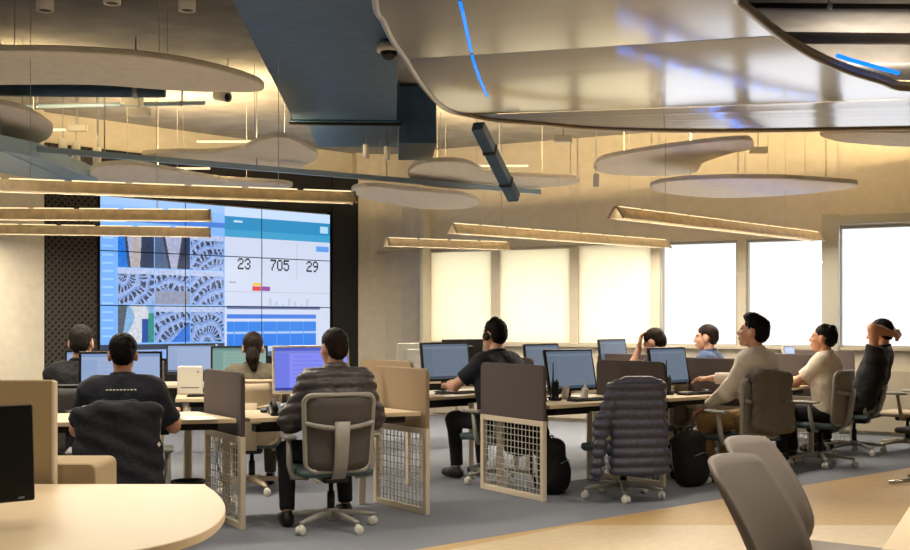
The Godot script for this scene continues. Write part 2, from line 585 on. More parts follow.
func screens() -> void:
	var w := 1152
	var h := 648
	var im := Image.create(w, h, false, Image.FORMAT_RGB8)
	im.fill(Color(0.80, 0.84, 0.93))
	# the camera window
	rect(im, 0, 0, 0.5, 0.20, Color(0.55, 0.74, 0.98))
	rect(im, 0, 0, 0.5, 0.05, Color(0.62, 0.78, 0.98))
	rect(im, 0, 0.115, 0.5, 0.15, Color(0.27, 0.50, 0.85))
	rect(im, 0, 0.15, 0.5, 0.92, Color(0.50, 0.72, 0.98))
	rect(im, 0, 0.20, 0.062, 0.92, Color(0.46, 0.69, 0.97))
	for i in 13:
		rect(im, 0.008, 0.25 + i * 0.05, 0.05, 0.262 + i * 0.05, Color(0.62, 0.80, 0.98))
	var ys := [0.205, 0.435, 0.665, 0.905]
	var k := 0
	for r in 3:
		for c in 3:
			var x0 := int((0.066 + c * 0.1445) * w)
			var y0 := int(ys[r] * h)
			var tile := Image.create(62, 56, false, Image.FORMAT_RGB8)
			room_view(tile, Rect2i(0, 0, 62, 56), k)
			var size := Vector2i(int(0.141 * w), int((ys[r + 1] - ys[r] - 0.006) * h))
			tile.resize(size.x, size.y, Image.INTERPOLATE_CUBIC)
			im.blit_rect(tile, Rect2i(Vector2i.ZERO, size), Vector2i(x0, y0))
			k += 1
	rect(im, 0, 0.908, 0.5, 0.945, Color(0.20, 0.24, 0.33))
	rect(im, 0, 0.945, 0.5, 1.0, Color(0.52, 0.68, 0.97))
	rect(im, 0.40, 0.916, 0.47, 0.936, Color(0.75, 0.80, 0.88))
	# the figures window
	rect(im, 0.5, 0, 1, 0.065, Color(0.78, 0.87, 0.98))
	rect(im, 0.5, 0.065, 1, 0.155, Color(0.16, 0.55, 0.76))
	rect(im, 0.5, 0.155, 1, 0.205, Color(0.24, 0.62, 0.80))
	rect(im, 0.54, 0.09, 0.58, 0.105, Color(0.75, 0.88, 0.95))
	rect(im, 0.95, 0.09, 0.99, 0.14, Color(0.70, 0.85, 0.95))
	rect(im, 0.93, 0.235, 0.995, 0.275, Color(0.36, 0.62, 0.92))
	for d in [[0.587, "23"], [0.75, "705"], [0.91, "29"]]:
		digits(im, d[1], int(d[0] * w), int(0.375 * h), 6, 7, Color(0.10, 0.10, 0.14))
	for u in [0.667, 0.833]: rect(im, u, 0.22, u + 0.002, 0.47, Color(0.62, 0.66, 0.74))
	rect(im, 0.5, 0.565, 1.0, 0.57, Color(0.72, 0.75, 0.83))
	rect(im, 0.52, 0.50, 0.55, 0.508, Color(0.55, 0.57, 0.65))
	rect(im, 0.625, 0.505, 0.665, 0.525, Color(0.93, 0.75, 0.22))
	rect(im, 0.625, 0.528, 0.665, 0.56, Color(0.85, 0.22, 0.28))
	rect(im, 0.667, 0.528, 0.705, 0.56, Color(0.55, 0.25, 0.62))
	for i in 7: rect(im, 0.70 + i * 0.03, 0.61 + 0.02 * (i % 3), 0.712 + i * 0.03, 0.66, Color(0.72, 0.77, 0.86))
	rect(im, 0.51, 0.664, 0.95, 0.68, Color(0.35, 0.43, 0.62))
	rect(im, 0.51, 0.715, 0.93, 0.745, Color(0.22, 0.48, 0.88))
	rect(im, 0.51, 0.765, 0.93, 0.835, Color(0.16, 0.50, 0.90))
	rect(im, 0.51, 0.835, 0.93, 0.85, Color(0.62, 0.76, 0.95))
	rect(im, 0.51, 0.85, 0.93, 0.935, Color(0.14, 0.48, 0.90))
	for i in 6: rect(im, 0.54 + i * 0.065, 0.765, 0.545 + i * 0.065, 0.935, Color(0.30, 0.58, 0.93))
	rect(im, 0.5, 0.95, 1, 0.972, Color(0.62, 0.75, 0.95))
	rect(im, 0.5, 0.972, 1, 1.0, Color(0.30, 0.35, 0.46))
	screen_mat("video_wall_picture", im, 1.0)
	# desktop windows on the monitors
	for s in [["screen_lists", Color(0.62, 0.70, 0.84), Color(0.50, 0.60, 0.78), 0.9], ["screen_violet", Color(0.52, 0.55, 0.95), Color(0.30, 0.36, 0.80), 0.95], ["screen_mint", Color(0.62, 0.76, 0.72), Color(0.42, 0.60, 0.58), 0.7], ["screen_slate", Color(0.56, 0.62, 0.70), Color(0.48, 0.56, 0.66), 0.5]]:
		im = Image.create(192, 120, false, Image.FORMAT_RGB8)
		im.fill(s[1])
		rect(im, 0, 0, 1, 0.07, s[2])
		rect(im, 0, 0.07, 1, 0.13, s[2].lightened(0.25))
		rect(im, 0, 0.13, 0.2, 0.94, s[1].lerp(s[2], 0.35))
		for i in 7: rect(im, 0.25, 0.2 + i * 0.1, 0.5 + 0.4 * fposmod(i * 0.37, 1.0), 0.22 + i * 0.1, s[1].lerp(s[2], 0.5))
		rect(im, 0, 0.94, 1, 1, s[2].darkened(0.3))
		screen_mat(s[0], im, s[3])

# ---- furniture
# task chair: hub at the origin, the sitter looks along -z
func task_chair(at: Vector2, turn: float, label: String, group: String, o := {}) -> Node3D:
	var c := thing("office_chair", label, "chair", W(at), turn, group)
	var frame: Material = M[o.get("frame", "chair_frame")]
	var back: Material = M[o.get("back", "chair_mesh")]
	var sy: float = o.get("seat", 0.42)
	var spin: float = o.get("spin", 0.3)
	# five-star base
	var mb := MB.new()
	mb.lathe([Vector2(0, 0.075), Vector2(0.045, 0.078), Vector2(0.05, 0.09), Vector2(0.045, 0.135), Vector2(0, 0.137)])
	put(mb, "hub", frame, c)
	var leg := MB.new()
	var rings := []
	for k in [[0.03, 0.105, 0.05, 0.04], [0.16, 0.098, 0.042, 0.034], [0.27, 0.084, 0.032, 0.026], [0.315, 0.078, 0.026, 0.02]]:
		var ring := PackedVector3Array()
		for q in round_rect(k[2], k[3], 0.009, 2): ring.append(Vector3(q.x, k[1] + q.y, k[0]))
		rings.append(ring)
	leg.loft(rings)
	var leg_mesh := leg.mesh()
	var wheel := MB.new()
	for s in [-1, 1]:
		wheel.lathe([Vector2(0, -0.011), Vector2(0.024, -0.011), Vector2(0.03, -0.006), Vector2(0.03, 0.006), Vector2(0.024, 0.011), Vector2(0, 0.011)], Transform3D(Basis(Vector3.FORWARD, PI / 2), Vector3(s * 0.016, 0.03, 0.012)), 14)
	wheel.box(Vector3(0, 0.055, 0.004), Vector3(0.03, 0.03, 0.03), 0.008)
	var wheel_mesh := wheel.mesh()
	for i in 5:
		var l := put_mesh(leg_mesh, "base_leg", frame, c)
		l.rotation.y = spin + TAU * i / 5.0
		var w := put_mesh(wheel_mesh, "caster", M[o.get("caster", "white_plastic")], l)
		w.position = Vector3(0, 0, 0.305)
		w.rotation.y = spin * 3.0 + i * 1.3
	mb = MB.new()
	mb.lathe([Vector2(0, 0.13), Vector2(0.026, 0.13), Vector2(0.026, 0.25), Vector2(0.016, 0.252), Vector2(0.016, sy - 0.07), Vector2(0, sy - 0.07)])
	put(mb, "gas_column", M.black_plastic, c)
	mb = MB.new()
	mb.box(Vector3(0, sy - 0.075, 0.02), Vector3(0.18, 0.05, 0.26), 0.015)
	put(mb, "tilt_mechanism", M.black_plastic, c)
	# seat: a padded slab with a rolled front edge
	var seat_prims := [["b", Vector3(0, sy - 0.025, -0.02), Vector3(0.245, 0.028, 0.235), 0.026, Basis.IDENTITY], ["c", Vector3(-0.2, sy - 0.035, -0.24), Vector3(0.2, sy - 0.035, -0.24), 0.028, 0.028]]
	blob(seat_prims, 0.02, 0.008, "seat", M[o.get("seat_mat", "seat_teal")], c)
	# back: rounded frame ring, mesh panel, vertical support with a cross bar
	var b := Node3D.new()
	b.name = "backrest"
	c.add_child(b)
	b.position = Vector3(0, sy + 0.235, 0.265)
	b.rotation.x = deg_to_rad(o.get("recline", 9.0))
	var hgt: float = o.get("height", 0.50)
	var outline := []
	for q in round_rect(0.47, hgt, 0.06, 6): outline.append(Vector3(q.x * (1.0 - 0.10 * (0.5 - q.y / hgt)), q.y, -0.06 * (q.x / 0.235) ** 2 - 0.02 * sin(q.y * 4.0)))
	mb = MB.new()
	mb.tube(outline, 0.018, 8, true)
	put(mb, "back_frame", frame, b)
	mb = MB.new()
	var rows := []
	for side in [0.004, -0.004]:
		for j in 9:
			var r := PackedVector3Array()
			for i in 11:
				var y := (j / 8.0 - 0.5) * (hgt - 0.02)
				var x := (i / 10.0 - 0.5) * 0.45 * (1.0 - 0.10 * (0.5 - y / hgt))
				r.append(Vector3(x, y, -0.06 * (x / 0.235) ** 2 - 0.02 * sin(y * 4.0) + side))
			rows.append(r)
	mb.tris(sheet_pair(rows, 9, 11))
	put(mb, "back_mesh", back, b)
	mb = MB.new()
	var cross := []
	for i in 9:
		var x := (i / 8.0 - 0.5) * 0.45
		cross.append(Vector3(x, 0.07 + 0.02 * (1.0 - (x / 0.225) ** 2) * -1.0, 0.032 - 0.075 * (x / 0.235) ** 2))
	mb.tube(cross, 0.016, 8)
	put(mb, "lumbar_bar", frame, b)
	mb = MB.new()
	var spine := []
	for k in [[0.09, 0.035, 0.105, 0.03], [-0.06, 0.045, 0.095, 0.035], [-0.20, 0.04, 0.09, 0.04], [-0.30, -0.01, 0.09, 0.045], [-0.335, -0.12, 0.085, 0.04]]:
		var r := PackedVector3Array()
		for q in round_rect(k[2], k[3], 0.012, 2): r.append(Vector3(q.x, k[0] + q.y * 0.5, k[1] + q.y))
		spine.append(r)
	mb.loft(spine)
	put(mb, "back_support", frame, b)
	if o.get("arms", true):
		for s in [-1, 1]:
			mb = MB.new()
			mb.tube([Vector3(s * 0.16, sy - 0.07, 0.03), Vector3(s * 0.27, sy - 0.06, 0.03), Vector3(s * 0.285, sy + 0.02, 0.02), Vector3(s * 0.285, sy + 0.19, -0.01)], [0.02, 0.022, 0.022, 0.018], 8)
			var arm := put(mb, "armrest", frame, c)
			mb = MB.new()
			mb.box(Vector3(s * 0.285, sy + 0.205, -0.03), Vector3(0.075, 0.028, 0.25), 0.012)
			put(mb, "arm_pad", M[o.get("pad", "chair_frame")], arm)
	return c

# two sheets of n x m points, back to back, joined into a thin closed skin
func sheet_pair(rows: Array, n: int, m: int) -> PackedVector3Array:
	var a := PackedVector3Array()
	for j in n - 1:
		for i in m - 1:
			a.append_array([rows[j][i], rows[j][i + 1], rows[j + 1][i + 1], rows[j][i], rows[j + 1][i + 1], rows[j + 1][i]])
			a.append_array([rows[n + j][i], rows[n + j + 1][i + 1], rows[n + j][i + 1], rows[n + j][i], rows[n + j + 1][i], rows[n + j + 1][i + 1]])
	var rim := []
	for i in m: rim.append([0, i])
	for j in range(1, n): rim.append([j, m - 1])
	for i in range(m - 2, -1, -1): rim.append([n - 1, i])
	for j in range(n - 2, 0, -1): rim.append([j, 0])
	for k in rim.size():
		var p: Array = rim[k]
		var q: Array = rim[(k + 1) % rim.size()]
		var A: Vector3 = rows[p[0]][p[1]]; var B: Vector3 = rows[q[0]][q[1]]
		var C: Vector3 = rows[n + q[0]][q[1]]; var E: Vector3 = rows[n + p[0]][p[1]]
		a.append_array([A, C, B, A, E, C])
	return a

# desk: top from an outline in plan (x, depth)
func desk(poly: Array, label: String, group := "", o := {}) -> Node3D:
	var c := Vector2.ZERO
	for p in poly: c += p
	c /= poly.size()
	var d := thing("desk", label, "desk", W(c), 0, group)
	var flat := PackedVector2Array()
	for p in poly: flat.append(Vector2(p.x - c.x, -(p.y - c.y)))
	var mb := MB.new()
	mb.prism(flat, 0.03, Transform3D(Basis(Vector3.RIGHT, PI / 2), Vector3(0, 0.74, 0)), 0.003)
	put(mb, "tabletop", M[o.get("top", "laminate")], d)
	var corners: Array = o.get("legs", poly)
	for p in corners.slice(2 if o.get("hung", false) else 0):
		var q: Vector2 = (p - c) * 0.86
		mb = MB.new()
		mb.box(Vector3(q.x, 0.355, -q.y), Vector3(0.05, 0.708, 0.05), 0.006)
		put(mb, "leg", M.frame_cream, d)
	if corners.size() == 4:
		mb = MB.new()
		for k in [[0, 1], [2, 3]]:
			var a: Vector2 = (corners[k[0]] - c) * 0.84
			var b: Vector2 = (corners[k[1]] - c) * 0.84
			mb.bar(Vector3(a.x, 0.685, -a.y), Vector3(b.x, 0.685, -b.y), 0.03, 0.04)
		put(mb, "rail", M.matte_black, d)
		mb = MB.new()
		var a2: Vector2 = (corners[2] - c) * 0.6
		var b2: Vector2 = (corners[3] - c) * 0.6
		mb.bar(Vector3(a2.x, 0.62, -a2.y), Vector3(b2.x, 0.62, -b2.y), 0.12, 0.05)
		put(mb, "cable_tray", M.matte_black, d)
	return d

# divider between two desks: felt above, wire mesh in a cream frame below; near and far are its ends in plan
func divider(near: Vector2, far: Vector2, felt: String, label: String, o := {}) -> Node3D:
	var L := near.distance_to(far)
	var t := atan2(-(far.x - near.x), far.y - near.y)
	var d := thing("desk_divider", label, "divider", W(near), rad_to_deg(t), o.get("group", "desk dividers"))
	var top: float = o.get("top", 1.05)
	var split := 0.62
	# outline in (length, height): rounded top corners
	var p := PackedVector2Array([Vector2(0, split), Vector2(L, split)])
	var r := 0.05
	for i in 7:
		var a := PI / 2 * i / 6.0
		p.append(Vector2(L - r + cos(a) * r, top - r + sin(a) * r))
	for i in 7:
		var a := PI / 2 * i / 6.0
		p.append(Vector2(r - sin(a) * r, top - r + cos(a) * r))
	var mb := MB.new()
	var xf := Transform3D(Basis(Vector3(0, 0, -1), Vector3.UP, Vector3(1, 0, 0)), Vector3(-0.016, 0, 0))
	mb.prism(p, 0.032, xf, 0.005)
	put(mb, "felt_panel", M[felt], d)
	if not o.get("mesh", true):
		for z in [0.06, L - 0.06]:
			mb = MB.new()
			mb.box(Vector3(0, split / 2, -z), Vector3(0.03, split, 0.04), 0.004)
			put(mb, "foot_post", M.frame_cream, d)
		return d
	for k in [[0.022, 0.0], [L - 0.022, 0.0]]:
		mb = MB.new()
		mb.box(Vector3(0, split / 2, -k[0]), Vector3(0.036, split, 0.044), 0.003)
		put(mb, "frame_post", M.frame_cream, d)
	for y in [0.022, split - 0.022]:
		mb = MB.new()
		mb.box(Vector3(0, y, -L / 2), Vector3(0.034, 0.044, L - 0.088), 0.003)
		put(mb, "frame_rail", M.frame_cream, d)
	mb = MB.new()
	var z := 0.06
	while z < L - 0.05:
		mb.bar(Vector3(0.004, 0.04, -z), Vector3(0.004, split - 0.04, -z), 0.0055)
		z += 0.05
	var y := 0.085
	while y < split - 0.05:
		mb.bar(Vector3(-0.002, y, -0.04), Vector3(-0.002, y, -(L - 0.04)), 0.0055)
		y += 0.05
	put(mb, "wire_mesh", M.wire, d)
	return d

# monitor on a desk: its screen looks along +z
func monitor(at: Vector3, turn: float, w: float, screen: String, label: String, o := {}) -> Node3D:
	var m := thing("monitor", label, "monitor", at, turn, o.get("group", "desk monitors"))
	var h: float = w * o.get("ratio", 0.62)
	var body: Material = M[o.get("body", "black_plastic")]
	var mb := MB.new()
	mb.lathe([Vector2(0, 0.0), Vector2(0.105, 0.0), Vector2(0.108, 0.006), Vector2(0.09, 0.012), Vector2(0.03, 0.018), Vector2(0, 0.018)], Transform3D.IDENTITY, 24)
	put(mb, "base", body, m)
	var lift: float = o.get("lift", 0.09)
	mb = MB.new()
	mb.box(Vector3(0, (lift + h * 0.5) / 2, -0.02), Vector3(0.06, lift + h * 0.5, 0.02), 0.006)
	put(mb, "stand", body, m)
	var pan := Node3D.new()
	pan.name = "display"
	m.add_child(pan)
	pan.position = Vector3(0, lift + h / 2, 0.012)
	pan.rotation.x = deg_to_rad(o.get("tilt", -6.0))
	mb = MB.new()
	mb.prism(round_rect(w, h, 0.008, 3), 0.026, Transform3D(Basis.IDENTITY, Vector3(0, 0, -0.02)), 0.004)
	mb.prism(round_rect(w * 0.55, h * 0.55, 0.02, 3), 0.022, Transform3D(Basis.IDENTITY, Vector3(0, 0, -0.038)), 0.008)
	put(mb, "housing", body, pan)
	var iw := w / 2 - 0.018
	var ih := h / 2 - 0.018
	var drop := 0.006
	put_mesh(quad_mesh(Vector3(-iw, ih, 0.0068), Vector3(iw, ih, 0.0068), Vector3(iw, -ih + drop, 0.0068), Vector3(-iw, -ih + drop, 0.0068)), "screen", M[screen], pan)
	mb = MB.new()
	mb.box(Vector3(w * 0.42, -h / 2 + 0.012, 0.0075), Vector3(0.02, 0.006, 0.003), 0.001)
	put(mb, "power_button", M.steel, pan)
	return m

func keyboard(at: Vector3, turn: float, label: String, mm := "black_plastic") -> void:
	var k := thing("keyboard", label, "keyboard", at, turn, "keyboards")
	var mb := MB.new()
	mb.prism(round_rect(0.43, 0.13, 0.008, 2), 0.014, Transform3D(Basis(Vector3.RIGHT, -PI / 2), Vector3(0, 0.001, 0)), 0.003)
	put(mb, "tray", M[mm], k)
	mb = MB.new()
	for r in 5:
		for c in 15:
			mb.bar(Vector3(-0.2 + c * 0.0275, 0.018, -0.05 + r * 0.024), Vector3(-0.178 + c * 0.0275, 0.018, -0.05 + r * 0.024), 0.019, 0.007)
	put(mb, "keys", M[mm], k)

func mouse(at: Vector3, turn: float, label: String) -> void:
	var m := thing("computer_mouse", label, "mouse", at, turn, "computer mice")
	blob([["e", Vector3(0, 0.012, 0), Vector3(0.03, 0.022, 0.055), Basis.IDENTITY]], 0.008, 0.003, "shell", M.black_plastic, m, [[Vector3(0, 0.001, 0), Vector3(0, -1, 0)]])
	var mb := MB.new()
	mb.lathe([Vector2(0, -0.004), Vector2(0.008, -0.004), Vector2(0.008, 0.004), Vector2(0, 0.004)], Transform3D(Basis(Vector3.FORWARD, PI / 2), Vector3(0, 0.03, -0.028)), 10)
	put(mb, "scroll_wheel", M.chair_mesh, m)

func radio(at: Vector3, turn: float, label: String) -> void:
	var r := thing("handheld_radio", label, "radio", at, turn, "handheld radios")
	var mb := MB.new()
	mb.box(Vector3(0, 0.015, 0), Vector3(0.09, 0.03, 0.09), 0.01)
	put(mb, "charger_cradle", M.matte_black, r)
	mb = MB.new()
	mb.box(Vector3(0, 0.095, 0), Vector3(0.06, 0.13, 0.035), 0.008)
	put(mb, "body", M.black_plastic, r)
	mb = MB.new()
	mb.tube([Vector3(-0.018, 0.155, 0), Vector3(-0.018, 0.2, 0), Vector3(-0.018, 0.31, 0)], [0.008, 0.006, 0.004], 8)
	put(mb, "antenna", M.matte_black, r)
	mb = MB.new()
	mb.lathe([Vector2(0, 0.155), Vector2(0.008, 0.155), Vector2(0.008, 0.172), Vector2(0, 0.173)], Transform3D(Basis.IDENTITY, Vector3(0.016, 0, 0)), 10)
	put(mb, "knob", M.black_plastic, r)

func desk_phone(at: Vector3, turn: float, label: String) -> void:
	var p := thing("desk_phone", label, "phone", at, turn, "desk phones")
	var mb := MB.new()
	mb.prism(PackedVector2Array([Vector2(-0.1, 0), Vector2(0.1, 0), Vector2(0.1, 0.02), Vector2(-0.1, 0.075)]), 0.19, Transform3D(Basis(Vector3(0, 0, 1), Vector3.UP, Vector3(-1, 0, 0)), Vector3(0.095, 0, 0)), 0.006)
	put(mb, "body", M.black_plastic, p)
	mb = MB.new()
	mb.tube([Vector3(-0.06, 0.07, -0.09), Vector3(-0.06, 0.095, -0.06), Vector3(-0.06, 0.075, 0.03), Vector3(-0.06, 0.045, 0.08)], [0.024, 0.016, 0.016, 0.024], 8)
	put(mb, "handset", M.matte_black, p)
	mb = MB.new()
	mb.box(Vector3(0.035, 0.064, -0.03), Vector3(0.09, 0.008, 0.05), 0.002, Basis(Vector3.RIGHT, 0.27))
	put(mb, "small_screen", M.steel, p)

func pot(at: Vector3, label: String, kind: String) -> void:
	var mb := MB.new()
	if kind == "cup":
		var c := thing("paper_cup", label, "cup", at, 0, "cups on the desks")
		mb.lathe([Vector2(0, 0), Vector2(0.027, 0), Vector2(0.037, 0.095), Vector2(0, 0.095)], Transform3D.IDENTITY, 16)
		put(mb, "cup_wall", M.paper, c)
		mb = MB.new()
		mb.lathe([Vector2(0, 0.093), Vector2(0.039, 0.093), Vector2(0.039, 0.1), Vector2(0.032, 0.108), Vector2(0, 0.108)], Transform3D.IDENTITY, 16)
		put(mb, "lid", M.white_plastic, c)
	else:
		var c := thing("sanitizer_bottle", label, "bottle", at, 0, "bottles on the desks")
		mb.lathe([Vector2(0, 0), Vector2(0.026, 0), Vector2(0.028, 0.01), Vector2(0.028, 0.085), Vector2(0.012, 0.1), Vector2(0, 0.1)], Transform3D.IDENTITY, 16)
		put(mb, "bottle_body", M.white_plastic, c)
		mb = MB.new()
		mb.lathe([Vector2(0, 0.1), Vector2(0.012, 0.1), Vector2(0.012, 0.115), Vector2(0.005, 0.117), Vector2(0.005, 0.135), Vector2(0, 0.135)], Transform3D.IDENTITY, 12)
		mb.bar(Vector3(0, 0.137, 0), Vector3(0.035, 0.134, 0), 0.01)
		put(mb, "pump", M.white_plastic, c)

func backpack(at: Vector2, turn: float, s: float, label: String) -> void:
	var b := thing("backpack", label, "backpack", W(at), turn, "backpacks under the desks")
	b.scale = Vector3.ONE * s
	blob([["b", Vector3(0, 0.22, 0), Vector3(0.16, 0.22, 0.09), 0.08, Basis(Vector3.RIGHT, -0.12)], ["e", Vector3(0, 0.17, 0.09), Vector3(0.13, 0.14, 0.07), Basis.IDENTITY], ["e", Vector3(0, 0.4, 0.02), Vector3(0.13, 0.07, 0.08), Basis.IDENTITY]], 0.02, 0.02, "pack", M.black_cloth, b, [[Vector3(0, 0.004, 0), Vector3(0, -1, 0)]])
	var mb := MB.new()
	var pts := []
	for i in 9:
		var t := PI * i / 8.0
		pts.append(Vector3(cos(t) * 0.05, 0.44 + sin(t) * 0.05, 0.0))
	mb.tube(pts, 0.008, 6)
	put(mb, "grab_loop", M.matte_black, b)
	for s2 in [-1, 1]:
		mb = MB.new()
		mb.tube([Vector3(s2 * 0.07, 0.42, -0.08), Vector3(s2 * 0.08, 0.36, -0.15), Vector3(s2 * 0.09, 0.2, -0.15), Vector3(s2 * 0.1, 0.06, -0.09)], 0.014, 6)
		put(mb, "strap", M.matte_black, b)
	mb = MB.new()
	mb.tube([Vector3(-0.1, 0.27, 0.135), Vector3(0, 0.295, 0.155), Vector3(0.1, 0.27, 0.135)], 0.004, 5)
	put(mb, "zip", M.steel, b)

# jacket hung over the back of a chair; same place and turn as that chair
func draped_jacket(at: Vector2, turn: float, m: Material, label: String, o := {}) -> Node3D:
	var j := thing("jacket", label, "jacket", W(at), turn, "jackets hung on chairs")
	var hw: float = o.get("half", 0.25)
	var hem: float = o.get("hem", 0.18)
	var top: float = o.get("top", 0.93)
	var z: float = 0.335 + o.get("back", 0.0)
	var prims := [["c", Vector3(-hw + 0.06, top - 0.015, z), Vector3(hw - 0.06, top - 0.015, z), 0.042, 0.042],
		["c", Vector3(-0.1, top + 0.01, z - 0.02), Vector3(0.1, top + 0.01, z - 0.02), 0.03, 0.03],
		["b", Vector3(0, top - 0.14, z - 0.12), Vector3(hw - 0.03, 0.13, 0.022), 0.02, Basis(Vector3.RIGHT, 0.12)],
		["c", Vector3(-hw + 0.05, top - 0.02, z - 0.08), Vector3(hw - 0.05, top - 0.02, z - 0.08), 0.035, 0.035]]
	# the hanging back: columns that spread a little towards the hem
	for k in 13:
		var x := (k / 12.0 - 0.5) * 2.0
		prims.append(["c", Vector3(x * (hw - 0.065), top - 0.03 - 0.03 * x * x, z), Vector3(x * (hw - 0.03), hem + 0.03 + 0.015 * absf(x), z + 0.06 - 0.03 * x * x), 0.036, 0.036])
	for s in o.get("sleeves", [-1]):
		prims.append(["c", Vector3(s * (hw - 0.05), top - 0.045, z - 0.01), Vector3(s * (hw + 0.065), top - 0.30, z + 0.01), 0.058, 0.058])
		prims.append(["c", Vector3(s * (hw + 0.065), top - 0.30, z + 0.01), Vector3(s * (hw + 0.115), hem + 0.01, z + 0.03), 0.058, 0.042])
	var q := 1 if o.get("quilted", false) else 2
	blob(prims, 0.012, 0.014, "shell", m, j, [], q)
	blob([["c", Vector3(-0.09, top + 0.025, z - 0.035), Vector3(0.09, top + 0.025, z - 0.035), 0.024, 0.024], ["c", Vector3(-0.09, top + 0.025, z - 0.035), Vector3(-0.12, top - 0.02, z - 0.09), 0.022, 0.016], ["c", Vector3(0.09, top + 0.025, z - 0.035), Vector3(0.12, top - 0.02, z - 0.09), 0.022, 0.016]], 0.012, 0.01, "collar", m, j)
	if o.get("badge", false):
		var mb := MB.new()
		mb.prism(PackedVector2Array([Vector2(0, -0.016), Vector2(0.011, 0), Vector2(0, 0.016), Vector2(-0.011, 0)]), 0.004, Transform3D(Basis(Vector3.UP, 0.25), Vector3(hw - 0.04, top - 0.21, z + 0.052)), 0.001)
		put(mb, "badge", M.paper, j)
	return j

# linear pendant: two slanted wings under a ridge, lamps along the ridge, hung from the slab
func pendant(a: Vector3, b: Vector3, label: String, o := {}) -> void:
	var L := a.distance_to(b)
	var mid := (a + b) / 2
	var p := thing("linear_pendant_lamp", label, "pendant lamp", mid, 0, "linear pendant lamps")
	var dir := (b - a).normalized()
	var side := dir.cross(Vector3.UP).normalized()
	p.basis = Basis(dir, Vector3.UP, -side)   # x along the lamp
	var wh: float = o.get("h", 0.10)
	var ww: float = o.get("w", 0.075)
	for s in [-1, 1]:
		var mb := MB.new()
		mb.prism(PackedVector2Array([Vector2(s * 0.012, wh), Vector2(s * 0.024, wh), Vector2(s * (ww + 0.01), 0), Vector2(s * ww, 0)]), L, Transform3D(Basis(Vector3(0, 0, 1), Vector3.UP, Vector3(-1, 0, 0)), Vector3(L / 2, 0, 0)), 0.002)
		put(mb, "wing", M.wood_light, p)
	for e in [-1, 1]:
		var mb := MB.new()
		for s in [-1, 1]: mb.bar(Vector3(e * L / 2, wh + 0.004, s * 0.012), Vector3(e * L / 2, -0.004, s * (ww + 0.008)), 0.016, 0.016)
		mb.bar(Vector3(e * L / 2, wh, -0.02), Vector3(e * L / 2, wh, 0.02), 0.018, 0.018)
		put(mb, "end_cap", M.lamp_cap, p)
	var n := int(maxf(2.0, round(L / 0.42)))
	for i in n:
		var mb := MB.new()
		var x := (i + 0.5) / n * L - L / 2
		mb.box(Vector3(x, wh + 0.006, 0), Vector3(L / n - 0.05, 0.010, 0.03), 0.003)
		var strip := put(mb, "lamp_strip", M.led_warm, p)
		if o.has("blue"):
			mb = MB.new()
			mb.box(Vector3(x, wh + 0.0113, 0), Vector3(L / n - 0.08, 0.001, 0.014), 0.0002)
			put(mb, "blue_lamp_or_reflection", M.led_blue_up, strip)
	for i in 2:
		var mb := MB.new()
		var x := (-0.3 + 0.6 * i) * L
		mb.bar(Vector3(x, wh, 0), Vector3(x, o.get("tops", [3.9, 3.9])[i] - mid.y, 0), 0.0045)
		put(mb, "hanging_wire", M.wire_white, p)
	var down := AreaLight3D.new()
	down.name = "pendant_downlight"
	p.add_child(down, true)
	down.position = Vector3(0, 0.002, 0)
	down.rotation = Vector3(-PI / 2, 0, 0)
	down.area_size = Vector2(L * 0.97, ww * 1.9)
	down.light_color = Color(1.0, 0.95, 0.87)
	down.light_energy = o.get("down", 2.4) * L
	down.area_range = 40.0
	down.shadow_enabled = true
	var inner := AreaLight3D.new()
	inner.name = "wing_glow"
	p.add_child(inner, true)
	inner.position = Vector3(0, wh * 0.88, 0)
	inner.rotation = Vector3(-PI / 2, 0, 0)
	inner.area_size = Vector2(L * 0.96, 0.02)
	inner.light_color = Color(1.0, 0.93, 0.80)
	inner.light_energy = 0.3 * L
	inner.area_range = 40.0
	inner.shadow_enabled = true
	if not o.has("up"): return
	var up := AreaLight3D.new()
	up.name = "pendant_uplight"
	p.add_child(up, true)
	up.position = Vector3(0, wh + 0.02, 0)
	up.rotation = Vector3(PI / 2, 0, 0)
	up.area_size = Vector2(L * 0.97, 0.02)
	up.light_color = Color(1.0, 0.95, 0.87)
	up.light_energy = o.get("up", 0.5) * L
	up.area_range = 40.0
	up.shadow_enabled = true

